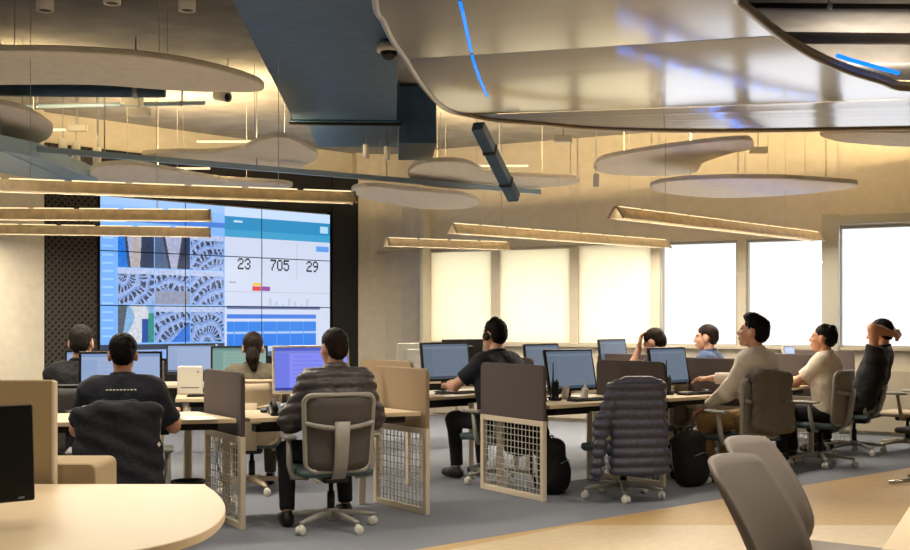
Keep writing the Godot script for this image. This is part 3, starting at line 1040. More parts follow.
# free-form ceiling panel: outline in pixels, laid on the plane at height h
func cloud(px: Array, h: float, label: String, cove := 0.0, tilt := 1.1) -> void:
	var wires := 3
	var pts := []
	var c := Vector2.ZERO
	for q in px:
		var g := G(q[0], q[1], h)
		pts.append(Vector2(g.x, g.z))
		c += Vector2(g.x, g.z)
	c /= px.size()
	for i in pts.size(): pts[i] -= c
	var o := thing("ceiling_cloud", label, "ceiling panel", Vector3(c.x, h, c.y), 0, "hanging ceiling clouds")
	var mb := MB.new()
	mb.prism(smooth_loop(pts, 6), 0.05, Transform3D(Basis(Vector3.RIGHT, PI / 2), Vector3(0, 0.05, 0)), 0.008)
	put(mb, "panel", M.cloud_white, o)
	for i in wires:
		var q: Vector2 = pts[i * pts.size() / wires] * 0.6
		mb = MB.new()
		mb.bar(Vector3(q.x, 0.05, q.y), Vector3(q.x, 3.9 - h, q.y), 0.0045)
		put(mb, "hanging_wire", M.wire_white, o)

	if cove <= 0.0: return
	# warm strip lamps lying on the upper side, shining at the slab
	var lo := Vector2(1e9, 1e9)
	var hi := -lo
	for q in pts:
		lo = lo.min(q)
		hi = hi.max(q)
	var sz := (hi - lo) * 0.42
	for s in [-1, 1]:
		mb = MB.new()
		mb.box(Vector3(0, 0.062, s * sz.y * 0.5), Vector3(sz.x, 0.02, 0.03), 0.003)
		put(mb, "cove_lamp", M.led_warm, o)
	var up := AreaLight3D.new()
	up.name = "cove_light"
	o.add_child(up)
	up.position = Vector3(0, 0.09, 0)
	up.rotation = Vector3(tilt, 0, 0)
	up.area_size = Vector2(sz.x, 0.12)
	up.light_color = Color(1.0, 0.87, 0.65)
	up.light_energy = cove
	up.area_range = 40.0
	up.shadow_enabled = true

# ---- people. Local axes: seat under the origin, looking along -z. Heights for a sitter whose crown is at 1.33 m.
func elbow(s: Vector3, w: Vector3, hint: Vector3, l1 := 0.29, l2 := 0.26) -> Vector3:
	var d := w - s
	var L := minf(d.length(), (l1 + l2) * 0.995)
	var n := d.normalized()
	var a := (l1 * l1 - l2 * l2 + L * L) / (2.0 * L)
	var hgt := sqrt(maxf(l1 * l1 - a * a, 0.0001))
	var side := (hint - n * hint.dot(n)).normalized()
	return s + n * a + side * hgt

func hand_prims(w: Vector3, d: Vector3, n: Vector3, right: bool, curl: float) -> Array:
	d = d.normalized()
	n = (n - d * n.dot(d)).normalized()
	var s := d.cross(n) * (1.0 if right else -1.0)   # towards the thumb
	var out := []
	for k in [-0.026, -0.008, 0.010, 0.026]:
		out.append(["c", w + s * k * 0.6, w + d * 0.085 + s * k, 0.016, 0.0125])
	var len := [0.056, 0.072, 0.078, 0.068]
	var k := 0
	for off in [-0.030, -0.010, 0.010, 0.030]:
		var b: Vector3 = w + d * 0.085 + s * off
		var d1: Vector3 = d.rotated(d.cross(n).normalized(), curl * 0.7) + s * off * 2.0
		var m: Vector3 = b + d1.normalized() * len[k] * 0.5
		var d2 := d.rotated(d.cross(n).normalized(), curl * 1.7)
		out.append(["c", b, m, 0.0095, 0.0085])
		out.append(["c", m, m + d2 * len[k] * 0.5, 0.0085, 0.007])
		k += 1
	var t0 := w + d * 0.02 + s * 0.024
	var t1 := t0 + (d * 0.6 + s * 0.75 + n * 0.2).normalized() * 0.042
	out.append(["c", t0, t1, 0.014, 0.011])
	out.append(["c", t1, t1 + (d * 0.95 + s * 0.2 + n * 0.25).normalized() * 0.032, 0.011, 0.008])
	return out

func person(at: Vector2, turn: float, crown: float, label: String, c: Dictionary) -> Node3D:
	var o := thing("person", label, "person", W(at), turn, c.get("group", ""))
	o.scale = Vector3.ONE * crown / 1.33
	var lean: float = deg_to_rad(c.get("lean", 4.0))
	var side: float = deg_to_rad(c.get("side", 0.0))
	var wide: float = c.get("wide", 1.0)
	var twist: float = deg_to_rad(c.get("twist", 0.0))
	var P := Vector3(0, 0.53, 0.09)
	var u := Vector3(sin(side), cos(lean), -sin(lean)).normalized()
	var X := Vector3(cos(twist), 0, sin(twist))
	var chest := P + u * 0.33
	var N := P + u * 0.54
	var hb := Basis.from_euler(Vector3(deg_to_rad(c.get("pitch", 0.0)), deg_to_rad(c.get("yaw", 0.0)), deg_to_rad(c.get("roll", 0.0))))
	var H := N + u * 0.055 + hb * Vector3(0, 0.085, -0.025)
	var sh := [chest + u * 0.118 - X * 0.170 * wide, chest + u * 0.118 + X * 0.170 * wide]
	var wr: Array = c.get("hands", [Vector3(-0.16, 0.78, -0.36), Vector3(0.16, 0.78, -0.36)])
	var hints: Array = c.get("hints", [Vector3(-0.6, -0.8, 0.2), Vector3(0.6, -0.8, 0.2)])
	var el := [elbow(sh[0], wr[0], hints[0]), elbow(sh[1], wr[1], hints[1])]
	var wrist := []
	for i in 2: wrist.append(el[i] + (wr[i] - el[i]).normalized() * 0.26)
	var knees: Array = c.get("knees", [Vector3(-0.14, 0.50, -0.36), Vector3(0.14, 0.50, -0.36)])
	var feet: Array = c.get("feet", [Vector3(-0.14, 0.09, -0.32), Vector3(0.14, 0.09, -0.32)])
	var hips := [P + Vector3(-0.09, -0.02, -0.02), P + Vector3(0.09, -0.02, -0.02)]
	# the body: one skin from crown to ankles
	var skin: Material = M[c.get("skin", "skin")]
	var body := [["c", P, chest, 0.085, 0.085], ["c", chest, N, 0.08, 0.05], ["c", sh[0], sh[1], 0.045, 0.045], ["c", N - u * 0.03, H - hb * Vector3(0, 0.04, -0.02), 0.056, 0.054]]
	for i in 2:
		body.append(["c", sh[i], el[i], 0.048, 0.042])
		body.append(["c", el[i], el[i].lerp(wrist[i], 0.35), 0.042, 0.043])
		body.append(["c", el[i].lerp(wrist[i], 0.35), wrist[i], 0.043, 0.027])
		body.append(["c", hips[i], knees[i], 0.075, 0.052])
		body.append(["c", knees[i], feet[i], 0.05, 0.035])
	var mb := MB.new()
	mb.tris(blend(body, 0.016, 0.012))
	var head := []
	var hs := 1.07   # heads of this crowd
	for e in [[Vector3(0, 0.035, 0.012), Vector3(0.074, 0.092, 0.095)], [Vector3(0, -0.035, -0.032), Vector3(0.060, 0.080, 0.066)], [Vector3(0, 0.032, -0.078), Vector3(0.048, 0.014, 0.018)], [Vector3(0.036, -0.022, -0.066), Vector3(0.024, 0.022, 0.024)], [Vector3(-0.036, -0.022, -0.066), Vector3(0.024, 0.022, 0.024)], [Vector3(0, -0.098, -0.066), Vector3(0.030, 0.022, 0.024)], [Vector3(0.077, -0.008, 0.012), Vector3(0.012, 0.032, 0.02)], [Vector3(-0.077, -0.008, 0.012), Vector3(0.012, 0.032, 0.02)]]:
		head.append(["e", H + hb * e[0] * hs, e[1] * hs, hb])
	head.append(["c", H + hb * Vector3(0, 0.018, -0.092) * hs, H + hb * Vector3(0, -0.03, -0.113) * hs, 0.010, 0.016])
	head.append(["c", H + hb * Vector3(-0.02, -0.066, -0.093) * hs, H + hb * Vector3(0.02, -0.066, -0.093) * hs, 0.011, 0.011])
	mb.tris(blend(head, 0.008, 0.007))
	var palms: Array = c.get("palms", [Vector3(0, -1, 0), Vector3(0, -1, 0)])
	var fing: Array = c.get("fingers", [Vector3.ZERO, Vector3.ZERO])
	for i in 2:
		var d: Vector3 = fing[i] if fing[i] != Vector3.ZERO else wrist[i] - el[i]
		mb.tris(blend(hand_prims(wrist[i], d, palms[i], i == 1, c.get("curl", 0.45)), 0.006, 0.004))
	put(mb, "body", skin, o)
	mb = MB.new()
	for s in [-1, 1]: mb.lathe([Vector2(0, -0.004), Vector2(0.011, 0), Vector2(0.008, 0.005), Vector2(0, 0.007)], Transform3D(hb * Basis(Vector3.RIGHT, -PI / 2), H + hb * Vector3(s * 0.032, 0.008, -0.083) * hs), 10)
	put(mb, "eyes", M.eye_dark, o)
	# hair
	var style: String = c.get("hair", "short")
	var hp := [["e", H + hb * Vector3(0, 0.050, 0.018) * hs, Vector3(0.086, 0.091, 0.108), hb], ["e", H + hb * Vector3(0, 0.0, 0.06) * hs, Vector3(0.072, 0.075, 0.062), hb]]
	if style == "tall": hp.append(["e", H + hb * Vector3(0, 0.105, -0.03) * hs, Vector3(0.066, 0.045, 0.075), hb])
	if style == "curly":
		for k in 14:
			var t := k * 2.4
			hp.append(["e", H + hb * Vector3(cos(t) * 0.06, 0.05 + 0.06 * sin(k * 1.7) * hs, 0.04 + sin(t) * 0.06), Vector3(0.034, 0.034, 0.034), hb])
	var cuts := [[H + hb * Vector3(0, 0.045, -0.055) * hs, hb * Vector3(0, -0.62, -0.78)], [H + hb * Vector3(0, -0.062, 0.05) * hs, hb * Vector3(0, -1, -0.15)]]
	var hm: Material = M[c.get("hair_mat", "hair_black")]
	blob(hp, 0.010, 0.006, "hair", hm, o, cuts, 5)
	if style == "bun":
		blob([["e", H + hb * Vector3(0, -0.07, 0.115) * hs, Vector3(0.05, 0.055, 0.045), hb], ["c", H + hb * Vector3(0, -0.02, 0.1) * hs, H + hb * Vector3(0, -0.07, 0.11) * hs, 0.045, 0.04], ["c", H + hb * Vector3(0, -0.08, 0.115) * hs, H + hb * Vector3(0.01, -0.15, 0.125) * hs, 0.04, 0.03]], 0.012, 0.012, "tied_hair", hm, o, [], 5)
	# clothes
	var tm: Material = M[c.get("top", "navy_cloth")]
	var f: float = 0.012 + c.get("bulk", 0.0)
	var belly: float = c.get("belly", 0.0)
	var shirt := []
	for s in [-1, 1]:
		shirt.append(["c", P + Vector3(s * 0.075 * wide, 0.0, -0.01 - belly), chest + X * s * 0.085 * wide - u * 0.06, 0.118 + f, 0.112 + f])
		shirt.append(["c", chest + X * s * 0.085 * wide - u * 0.06, chest + X * s * 0.085 * wide + u * 0.06, 0.112 + f, 0.102 + f])
		shirt.append(["c", chest + X * s * 0.135 * wide + u * 0.135, N - u * 0.01, 0.060 + f, 0.050 + f])
	shirt.append(["c", sh[0], sh[1], 0.062 + f, 0.062 + f])
	var cover: float = c.get("sleeve", 0.72)
	for i in 2:
		if cover <= 1.0:
			shirt.append(["f", sh[i], sh[i].lerp(el[i], cover), 0.060 + f, 0.056 + f])
		else:
			shirt.append(["c", sh[i], el[i], 0.058 + f, 0.048 + f])
			shirt.append(["f", el[i], el[i].lerp(wrist[i], cover - 1.0), 0.047 + f, 0.034 + f])
	var q := 3 if c.get("quilted", false) else 4
	blob(shirt, 0.015, 0.022, c.get("top_name", "shirt"), tm, o, [[N + u * 0.012, u], [P - Vector3(0, 0.09, 0), Vector3(0, -1, 0)]], q)
	if c.get("collar", true):
		mb = MB.new()
		var ring := []
		for k in 16:
			var t := TAU * k / 16.0
			ring.append(N + u * (0.012 + 0.012 * sin(t)) + Vector3(cos(t) * 0.068, 0, sin(t) * 0.068))
		mb.tube(ring, c.get("collar_r", 0.014), 8, true)
		put(mb, "collar", tm, o)
	if c.get("hood", false):
		blob([["e", N + Vector3(0, 0.01, 0.075), Vector3(0.10, 0.055, 0.06), Basis.IDENTITY], ["c", N + Vector3(-0.08, -0.01, 0.02), N + Vector3(0.08, -0.01, 0.02), 0.04, 0.04]], 0.014, 0.014, "hood", tm, o)
	var legs := [["c", hips[0], hips[1], 0.115, 0.115]]
	for i in 2:
		legs.append(["c", hips[i], knees[i], 0.098, 0.068])
		legs.append(["f", knees[i], knees[i].lerp(feet[i], 0.96), 0.066, 0.052])
	blob(legs, 0.018, 0.018, "trousers", M[c.get("legs", "trouser_dark")], o)
	for i in 2:
		var ft: Vector3 = feet[i]
		blob([["c", Vector3(ft.x, 0.045, ft.z + 0.03), Vector3(ft.x, 0.04, ft.z - 0.16), 0.042, 0.036], ["c", Vector3(ft.x, 0.08, ft.z), Vector3(ft.x, 0.05, ft.z - 0.06), 0.04, 0.04]], 0.012, 0.012, "shoe", M.shoe, o, [[Vector3(0, 0.004, 0), Vector3(0, -1, 0)]])
	o.set_meta("_head", o.transform * H)
	o.set_meta("_hb", o.basis.orthonormalized() * hb)
	return o

func headset(p: Node3D, label: String) -> void:
	var h := thing("headset", label, "headset", p.get_meta("_head"), 0)
	h.basis = p.get_meta("_hb")
	var s: float = p.scale.x
	var mb := MB.new()
	var arc := []
	for i in 15:
		var t := PI * i / 14.0
		arc.append(Vector3(cos(t) * 0.092, 0.01 + sin(t) * 0.142, 0.01) * s)
	mb.tube(arc, 0.007 * s, 6)
	put(mb, "headband", M.matte_black, h)
	for k in [-1, 1]:
		mb = MB.new()
		mb.lathe([Vector2(0, -0.014), Vector2(0.034, -0.014), Vector2(0.038, 0), Vector2(0.034, 0.014), Vector2(0, 0.016)], Transform3D(Basis(Vector3.FORWARD, -k * PI / 2), Vector3(k * 0.098, -0.008, 0.008)), 16)
		put(mb, "ear_cup", M.matte_black, h)
	mb = MB.new()
	mb.tube([Vector3(-0.1, -0.03, -0.01), Vector3(-0.095, -0.07, -0.06), Vector3(-0.06, -0.085, -0.11)], 0.004, 6)
	put(mb, "microphone_boom", M.matte_black, h)

# ---- the room
const V0 := Vector2(-4.39, 14.2)          # left end of the video wall, in plan
const VD := Vector2(0.7016, 0.7126)       # along it
const A0 := Vector2(-0.37, 16.9)          # start of the window wall
const AD := Vector2(0.8826, -0.4701)      # along it
const SLAB := 3.9

func wall_piece(parent: Node3D, called: String, a: Vector2, b: Vector2, y0: float, y1: float, m: Material, t := 0.2, out_side := 1.0) -> void:
	# a box between two plan points, its inner face on the line, its body on the outer side
	var d := (b - a).normalized()
	var n := Vector2(-d.y, d.x) * out_side
	var c := (a + b) / 2 + n * t / 2
	var mb := MB.new()
	mb.box(W(c, (y0 + y1) / 2), Vector3(a.distance_to(b) + 0.02, y1 - y0, t), 0.002, Basis(Vector3.UP, atan2(d.y, d.x)))
	put(mb, called, m, parent)

func on_video(s: float, off := 0.0) -> Vector2:
	return V0 + VD * s + Vector2(VD.y, -VD.x) * off

func win_s(px: float) -> float:
	var k := (px - CX) / F
	return (k * A0.y - A0.x) / (AD.x - AD.y * k)

func room() -> void:
	# floors
	var f := structure("floor")
	var last := A0 + AD * 9.8
	var foot := PackedVector2Array()
	for q in [on_video(-0.72, -0.2), on_video(4.2, -0.2), Vector2(-1.1, 17.5), A0 + Vector2(0.1, 0.19), last + Vector2(0.2, 0.1), Vector2(last.x + 0.2, -3.6), Vector2(-7.6, -3.6), Vector2(-7.6, 9.1)]: foot.append(Vector2(q.x, -q.y))
	var mb := MB.new()
	mb.prism(foot, 0.2, Transform3D(Basis(Vector3.RIGHT, PI / 2), Vector3.ZERO), 0.001)
	put(mb, "carpet", M.carpet, f)
	# the light walkway: its edge runs from the lower middle of the picture up to the far wall
	var e0 := G(430, 549, 0)
	var e1 := G(910, 469, 0)
	var dir := (e1 - e0).normalized()
	var p0 := e0 - dir * 3.2
	var p1 := e1 + dir * 4.6
	var s0 := G(400, 527, 0).z
	mb = MB.new()
	mb.prism(PackedVector2Array([Vector2(p0.x, p0.z), Vector2(p1.x, p1.z), Vector2(8.4, 3.9), Vector2(p0.x, 3.9)]), 0.012, Transform3D(Basis(Vector3.RIGHT, PI / 2), Vector3(0, 0.012, 0)), 0.002)
	put(mb, "walkway", M.vinyl_tan, f)
	var cut := e0 + dir * ((s0 - e0.z) / dir.z)
	mb = MB.new()
	mb.prism(PackedVector2Array([Vector2(cut.x + 0.08, s0 + 0.02), Vector2(8.3, s0 + 0.02), Vector2(8.3, 3.85), Vector2(p0.x + 0.3, 3.85), Vector2(p0.x + 0.3, p0.z + 0.25)]), 0.006, Transform3D(Basis(Vector3.RIGHT, PI / 2), Vector3(0, 0.016, 0)), 0.001)
	put(mb, "landing", M.vinyl_pale, f)
	# slab
	var c := structure("ceiling")
	mb = MB.new()
	mb.prism(foot, 0.3, Transform3D(Basis(Vector3.RIGHT, PI / 2), Vector3(0, SLAB + 0.3, 0)), 0.001)
	put(mb, "slab", M.concrete, c)
	# plain walls
	var w := structure("wall_left")
	var pts := [on_video(-0.72), Vector2(-5.18, 13.05), Vector2(-5.55, 12.35), Vector2(-6.1, 11.4), Vector2(-6.8, 10.2), Vector2(-7.4, 9.0), Vector2(-7.4, -3.4)]
	for i in pts.size() - 1: wall_piece(w, "wall_section", pts[i], pts[i + 1], 0, SLAB, M.plaster, 0.2, -1.0)
	w = structure("wall_rear")
	wall_piece(w, "wall_section", Vector2(-7.5, -3.4), Vector2(9.0, -3.4), 0, SLAB, M.plaster, 0.2, -1.0)
	w = structure("wall_right")
	wall_piece(w, "wall_section", Vector2(last.x, -3.4), last, 0, SLAB, M.plaster, 0.2, -1.0)
	w = structure("wall_corner")
	pts = [on_video(4.18), Vector2(-1.28, 17.3), Vector2(-1.05, 17.36), Vector2(-0.8, 17.28), Vector2(-0.58, 17.12), A0]
	for i in pts.size() - 1: wall_piece(w, "wall_section", pts[i], pts[i + 1], 0, SLAB, M.plaster, 0.2, 1.0)
	# black wall round the screens
	w = structure("wall_screens")
	wall_piece(w, "wall_section", on_video(-0.72, -0.12), on_video(4.2, -0.12), 0, SLAB, M.plaster, 0.2, 1.0)
	wall_piece(w, "black_panel", on_video(-0.705, -0.02), on_video(-0.03, -0.02), 0, 3.52, M.acoustic_black, 0.1, 1.0)
	wall_piece(w, "black_panel", on_video(3.70, 0.02), on_video(4.17, 0.02), 0, 3.52, M.matte_black, 0.14, 1.0)
	wall_piece(w, "black_panel", on_video(-0.03, -0.02), on_video(3.70, -0.02), 2.97, 3.52, M.matte_black, 0.1, 1.0)
	wall_piece(w, "black_panel", on_video(-0.03, -0.02), on_video(3.70, -0.02), 0, 0.88, M.matte_black, 0.1, 1.0)
	# quilted lattice on the acoustic panel
	mb = MB.new()
	var rib := 0.085
	var wd := 0.66
	for k in range(-42, 10):
		for s in [-1, 1]:
			var u0 := 0.0
			var v0 := 3.5 + k * rib if s == -1 else k * rib + 0.66 + rib * 0.0
			var va: float = v0 if s == 1 else v0
			var vb: float = va + s * wd
			var ua := 0.0
			var ub := wd
			if s == 1:
				va = (k + 33) * rib; vb = va + wd
			if va < 0.02 and vb < 0.02 or va > 3.5 and vb > 3.5: continue
			if va < 0.02: ua = (0.02 - va) / (vb - va) * wd; va = 0.02
			elif va > 3.5: ua = (va - 3.5) / (va - vb) * wd; va = 3.5
			if vb > 3.5: ub = ua + (3.5 - va) / (vb - va) * (wd - ua); vb = 3.5
			elif vb < 0.02: ub = ua + (va - 0.02) / (va - vb) * (wd - ua); vb = 0.02
			mb.bar(W(on_video(-0.70 + ua + u0, -0.015), va), W(on_video(-0.70 + ub, -0.015), vb), 0.02, 0.02)
	var lat := put(mb, "lattice", M.lattice, w)
	lat.set_meta("kind", "stuff")
	# window wall: parapet, head, piers, six windows
	w = structure("wall_windows")
	var spans := [[428.0, 492.0], [498.5, 570.5], [577.5, 651.5], [659.0, 738.0], [745.0, 826.0], [838.0, 925.0], [937.0, 1050.0]]
	var first := A0
	wall_piece(w, "parapet", A0, last, 0, 1.03, M.plaster, 0.22)
	var prev := 0.0
	var n := 1
	for i in spans.size():
		var s := win_s(spans[i][0])
		var e := win_s(spans[i][1])
		var top := 2.43 if i < 5 else 2.56
		wall_piece(w, "pier", A0 + AD * prev, A0 + AD * s, 1.03, SLAB, M.plaster, 0.22)
		wall_piece(w, "head", A0 + AD * s, A0 + AD * e, top, SLAB, M.plaster, 0.22)
		window(n, A0 + AD * s, A0 + AD * e, 1.05, top, i < 3)
		n += 1
		prev = e
	wall_piece(w, "pier", A0 + AD * prev, last, 1.03, SLAB, M.plaster, 0.22)
	# column between the fifth and the sixth window, and the box over the blinds right of it
	var col := structure("trim_column")
	var cs := (win_s(826) + win_s(838)) / 2
	wall_piece(col, "column_face", A0 + AD * (cs - 0.09), A0 + AD * (cs + 0.09), 0, 2.7, M.mullion, 0.12, -1.0)
	wall_piece(col, "blind_box", A0 + AD * (cs + 0.09), last - AD * 0.1, 2.57, 2.68, M.mullion, 0.12, -1.0)
	var sl := structure("trim_sill")
	wall_piece(sl, "sill_board", A0 + AD * 0.1, last - AD * 0.1, 1.03, 1.07, M.sill, 0.1, -1.0)
	wall_piece(sl, "heater_cover", A0 + AD * 0.1, last - AD * 0.1, 0.05, 0.78, M.sill, 0.06, -1.0)

func window(n: int, a: Vector2, b: Vector2, y0: float, y1: float, blind: bool) -> void:
	var w := structure("window_%d" % n)
	var d := (b - a).normalized()
	var L := a.distance_to(b)
	w.position = W(a)
	w.rotation.y = atan2(d.y, d.x)
	var fw := 0.035
	for x in [fw / 2, L - fw / 2]:
		var mb := MB.new()
		mb.box(Vector3(x, (y0 + y1) / 2, -0.07), Vector3(fw, y1 - y0, 0.08), 0.004)
		put(mb, "frame_post", M.mullion, w)
	for y in [y0 + fw / 2, y1 - fw / 2]:
		var mb := MB.new()
		mb.box(Vector3(L / 2, y, -0.07), Vector3(L - 2 * fw, fw, 0.08), 0.004)
		put(mb, "frame_rail", M.mullion, w)
	var mb2 := MB.new()
	mb2.box(Vector3(L / 2, (y0 + y1) / 2, -0.1), Vector3(L - 2 * fw, y1 - y0 - 2 * fw, 0.006), 0.001)
	put(mb2, "pane", M.glass, w)
	if blind:
		mb2 = MB.new()
		mb2.box(Vector3(L / 2, (y0 + y1) / 2 + 0.01, -0.018), Vector3(L - 0.02, y1 - y0 - 0.03, 0.0015), 0.0004)
		put(mb2, "blind", M.blind_warm, w)
		mb2 = MB.new()
		mb2.lathe([Vector2(0, 0.01), Vector2(0.022, 0.01), Vector2(0.022, L - 0.01), Vector2(0, L - 0.01)], Transform3D(Basis(Vector3.FORWARD, -PI / 2) * Basis.IDENTITY, Vector3(0, y1 - 0.02, -0.018)), 12)
		put(mb2, "blind_roller", M.sill, w)
		mb2 = MB.new()
		mb2.box(Vector3(L / 2, y0 + 0.025, -0.018), Vector3(L - 0.03, 0.022, 0.012), 0.003)
		put(mb2, "blind_weight", M.sill, w)
	var light := AreaLight3D.new()
	light.name = "daylight"
	w.add_child(light, true)
	light.position = Vector3(L / 2, (y0 + y1) / 2, -0.085 if blind else -0.075)
	light.rotation.y = PI
	light.area_size = Vector2(L - 0.1, y1 - y0 - 0.1)
	light.light_color = Color(1.0, 0.97, 0.90) if blind else Color(0.95, 0.97, 1.0)
	light.light_energy = DAY * (1.3 if blind else 0.7)
	light.area_range = 40.0
	light.shadow_enabled = true

func video_wall() -> void:
	var v := thing("video_wall", "large bright video wall of nine displays with camera views and figures", "video wall", W(V0))
	v.basis = Basis(Vector3(VD.x, 0, -VD.y), Vector3.UP, Vector3(VD.y, 0, VD.x))
	var w := 1.2167
	var h := 0.68
	for r in 3:
		for c in 3:
			var p := Node3D.new()
			p.name = "display_panel"
			v.add_child(p, true)
			p.position = Vector3((c + 0.5) * w, 2.94 - (r + 0.5) * h, 0)
			var mb := MB.new()
			mb.box(Vector3(0, 0, -0.022), Vector3(w - 0.003, h - 0.003, 0.06), 0.003)
			put(mb, "housing", M.matte_black, p)
			var x := w / 2 - 0.006
			var y := h / 2 - 0.006
			put_mesh(quad_mesh(Vector3(-x, y, 0.0085), Vector3(x, y, 0.0085), Vector3(x, -y, 0.0085), Vector3(-x, -y, 0.0085), Rect2(c / 3.0, r / 3.0, 1 / 3.0, 1 / 3.0)), "screen", M.video_wall_picture, p)
	var light := AreaLight3D.new()
	light.name = "screen_light"
	v.add_child(light)
	light.position = Vector3(1.83, 1.92, 0.03)
	light.rotation.y = PI
	light.area_size = Vector2(3.6, 2.0)
	light.light_color = Color(0.6, 0.75, 1.0)
	light.light_energy = 0.5
	light.area_range = 40.0
	light.shadow_enabled = true

# ---- the polished soffit: a ring of three bands of mirror metal
const SEAM1 := [8.5, -0.28]
const SEAM2 := [10.5, -0.20]
func band_edge(k: int, x: float) -> float:
	match k:
		0: return SEAM1[0] + SEAM1[1] * x - 3.0
		1: return SEAM1[0] + SEAM1[1] * x
		2: return SEAM2[0] + SEAM2[1] * x
		3: return 11.1 - 0.01 * x
	return SEAM1[0] + SEAM1[1] * x - 9.0   # -1: the part over the viewer

func band_h(k: int, t: float) -> float:
	match k:
		2: return 3.27 - 0.12 * t - 0.02 * t * t
		1: return 3.35 - 0.16 * (t - t * t / 2)
		0: return 3.40 - 0.05 * t
	return 3.40

func soffit() -> void:
	var outer := []
	for q in [[375, 0, 3.38], [383, 20, 3.37], [392, 40, 3.355], [407, 66, 3.31], [425, 90, 3.285], [450, 112, 3.26], [485, 125, 3.19], [540, 132, 3.14], [600, 135, 3.13], [700, 135.5, 3.13], [800, 134.5, 3.13], [910, 133, 3.13]]:
		var g := G(q[0], q[1], q[2])
		outer.append(Vector2(g.x, -g.z))
	for q in [Vector2(5.7, 10.5), Vector2(7.0, 9.6), Vector2(7.6, 7.0), Vector2(6.8, 4.4), Vector2(4.5, 2.9), Vector2(2.0, 2.9), Vector2(0.4, 3.8), Vector2(-0.35, 5.2)]: outer.append(q)
	var inner := []
	for q in [[735, 0], [745, 13], [760, 25], [775, 36], [790, 44], [820, 57], [850, 67], [880, 75], [910, 82]]:
		var g := G(q[0], q[1], 3.33)
		inner.append(Vector2(g.x, -g.z))
	for q in [Vector2(4.4, 9.1), Vector2(5.5, 8.6), Vector2(6.0, 7.2), Vector2(5.4, 5.4), Vector2(3.9, 4.7), Vector2(2.4, 5.0), Vector2(1.65, 6.0)]: inner.append(q)
	var outer_p := smooth_loop(outer, 5)
	var inner_p := smooth_loop(inner, 5)
	var s := thing("mirror_soffit", "polished bronze metal ceiling ring with mirror panels, a blue light line and a modelled blue reflection", "ceiling feature", Vector3.ZERO)
	for k in [-1, 0, 1, 2]:
		var st := SurfaceTool.new()
		st.begin(Mesh.PRIMITIVE_TRIANGLES)
		var steps := 10 if k >= 0 else 24
		for i in steps:
			var strip := PackedVector2Array()
			var e0 := 0.0 if k < 1 or i > 0 else 0.0
			for x in range(-4, 12, 1):
				var a := band_edge(k, x); var b := band_edge(k + 1, x)
				strip.append(Vector2(x, lerpf(a, b, (i + e0) / float(steps)) + (0.008 if i == 0 else 0.0)))
			for x in range(11, -5, -1):
				var a := band_edge(k, x); var b := band_edge(k + 1, x)
				strip.append(Vector2(x, lerpf(a, b, (i + 1) / float(steps)) - (0.008 if i == steps - 1 else 0.0)))
			for piece in Geometry2D.intersect_polygons(strip, outer_p):
				for part in Geometry2D.clip_polygons(piece, inner_p):
					if Geometry2D.is_polygon_clockwise(part): continue
					var ix := Geometry2D.triangulate_polygon(part)
					for j in range(0, ix.size(), 3):
						var tri := [part[ix[j]], part[ix[j + 1]], part[ix[j + 2]]]
						if (tri[1] - tri[0]).cross(tri[2] - tri[0]) < 0.0: tri = [tri[0], tri[2], tri[1]]
						for q in tri:
							var a := band_edge(k, q.x); var b := band_edge(k + 1, q.x)
							var t := clampf((q.y - a) / (b - a), 0.0, 1.0)
							var slope := (band_h(k, t + 0.01) - band_h(k, t - 0.01)) / 0.02 / (b - a)
							# slow ripples of a thin polished sheet
							slope += 0.004 * sin(q.x * 2.3 + q.y * 1.7)
							var sx := 0.006 * sin(q.x * 3.1 + q.y * 1.1)
							st.set_normal(Vector3(sx, -1, -slope).normalized())
							st.add_vertex(Vector3(q.x, band_h(k, t), -q.y))
		put_mesh(st.commit(), "mirror_panel", M.bronze, s)
	# rims: tubes along both edges, fascia above, and a lid
	for loop in [outer_p, inner_p]:
		var line := []
		for q in loop: line.append(Vector3(q.x, soffit_h(q), -q.y))
		var mb := MB.new()
		mb.tube(line, 0.022, 6, true)
		put(mb, "edge_trim", M.bronze_rim, s)
		mb = MB.new()
		var rings := []
		for q in line: rings.append(PackedVector3Array([q + Vector3(0, 0.0, 0), q + Vector3(0, 0.05, 0), q + Vector3(0, 0.06, 0), q + Vector3(0, 0.01, 0)]))
		mb.loft(rings, false, false, true)
		put(mb, "fascia", M.cloud_white, s)
	# blue light line on the inner fascia
	var mb2 := MB.new()
	var led := []
	for q in [[836, 62.5], [850, 67], [865, 71], [880, 75], [897, 79.5]]:
		led.append(G(q[0], q[1], 3.33) + Vector3(0, 0.045, 0.03))
	mb2.tube(led, 0.016, 6)
	put(mb2, "blue_lamp_or_reflection", M.blue_led_and_reflection, s)
	# blue reflection in the panels, painted on as thin glowing tubes
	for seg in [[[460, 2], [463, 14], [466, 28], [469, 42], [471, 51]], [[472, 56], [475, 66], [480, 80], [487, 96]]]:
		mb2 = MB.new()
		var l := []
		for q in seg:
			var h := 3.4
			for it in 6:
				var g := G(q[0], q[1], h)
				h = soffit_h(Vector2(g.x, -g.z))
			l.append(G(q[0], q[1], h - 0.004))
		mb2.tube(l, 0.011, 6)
		put(mb2, "blue_lamp_or_reflection", M.blue_led_and_reflection, s)

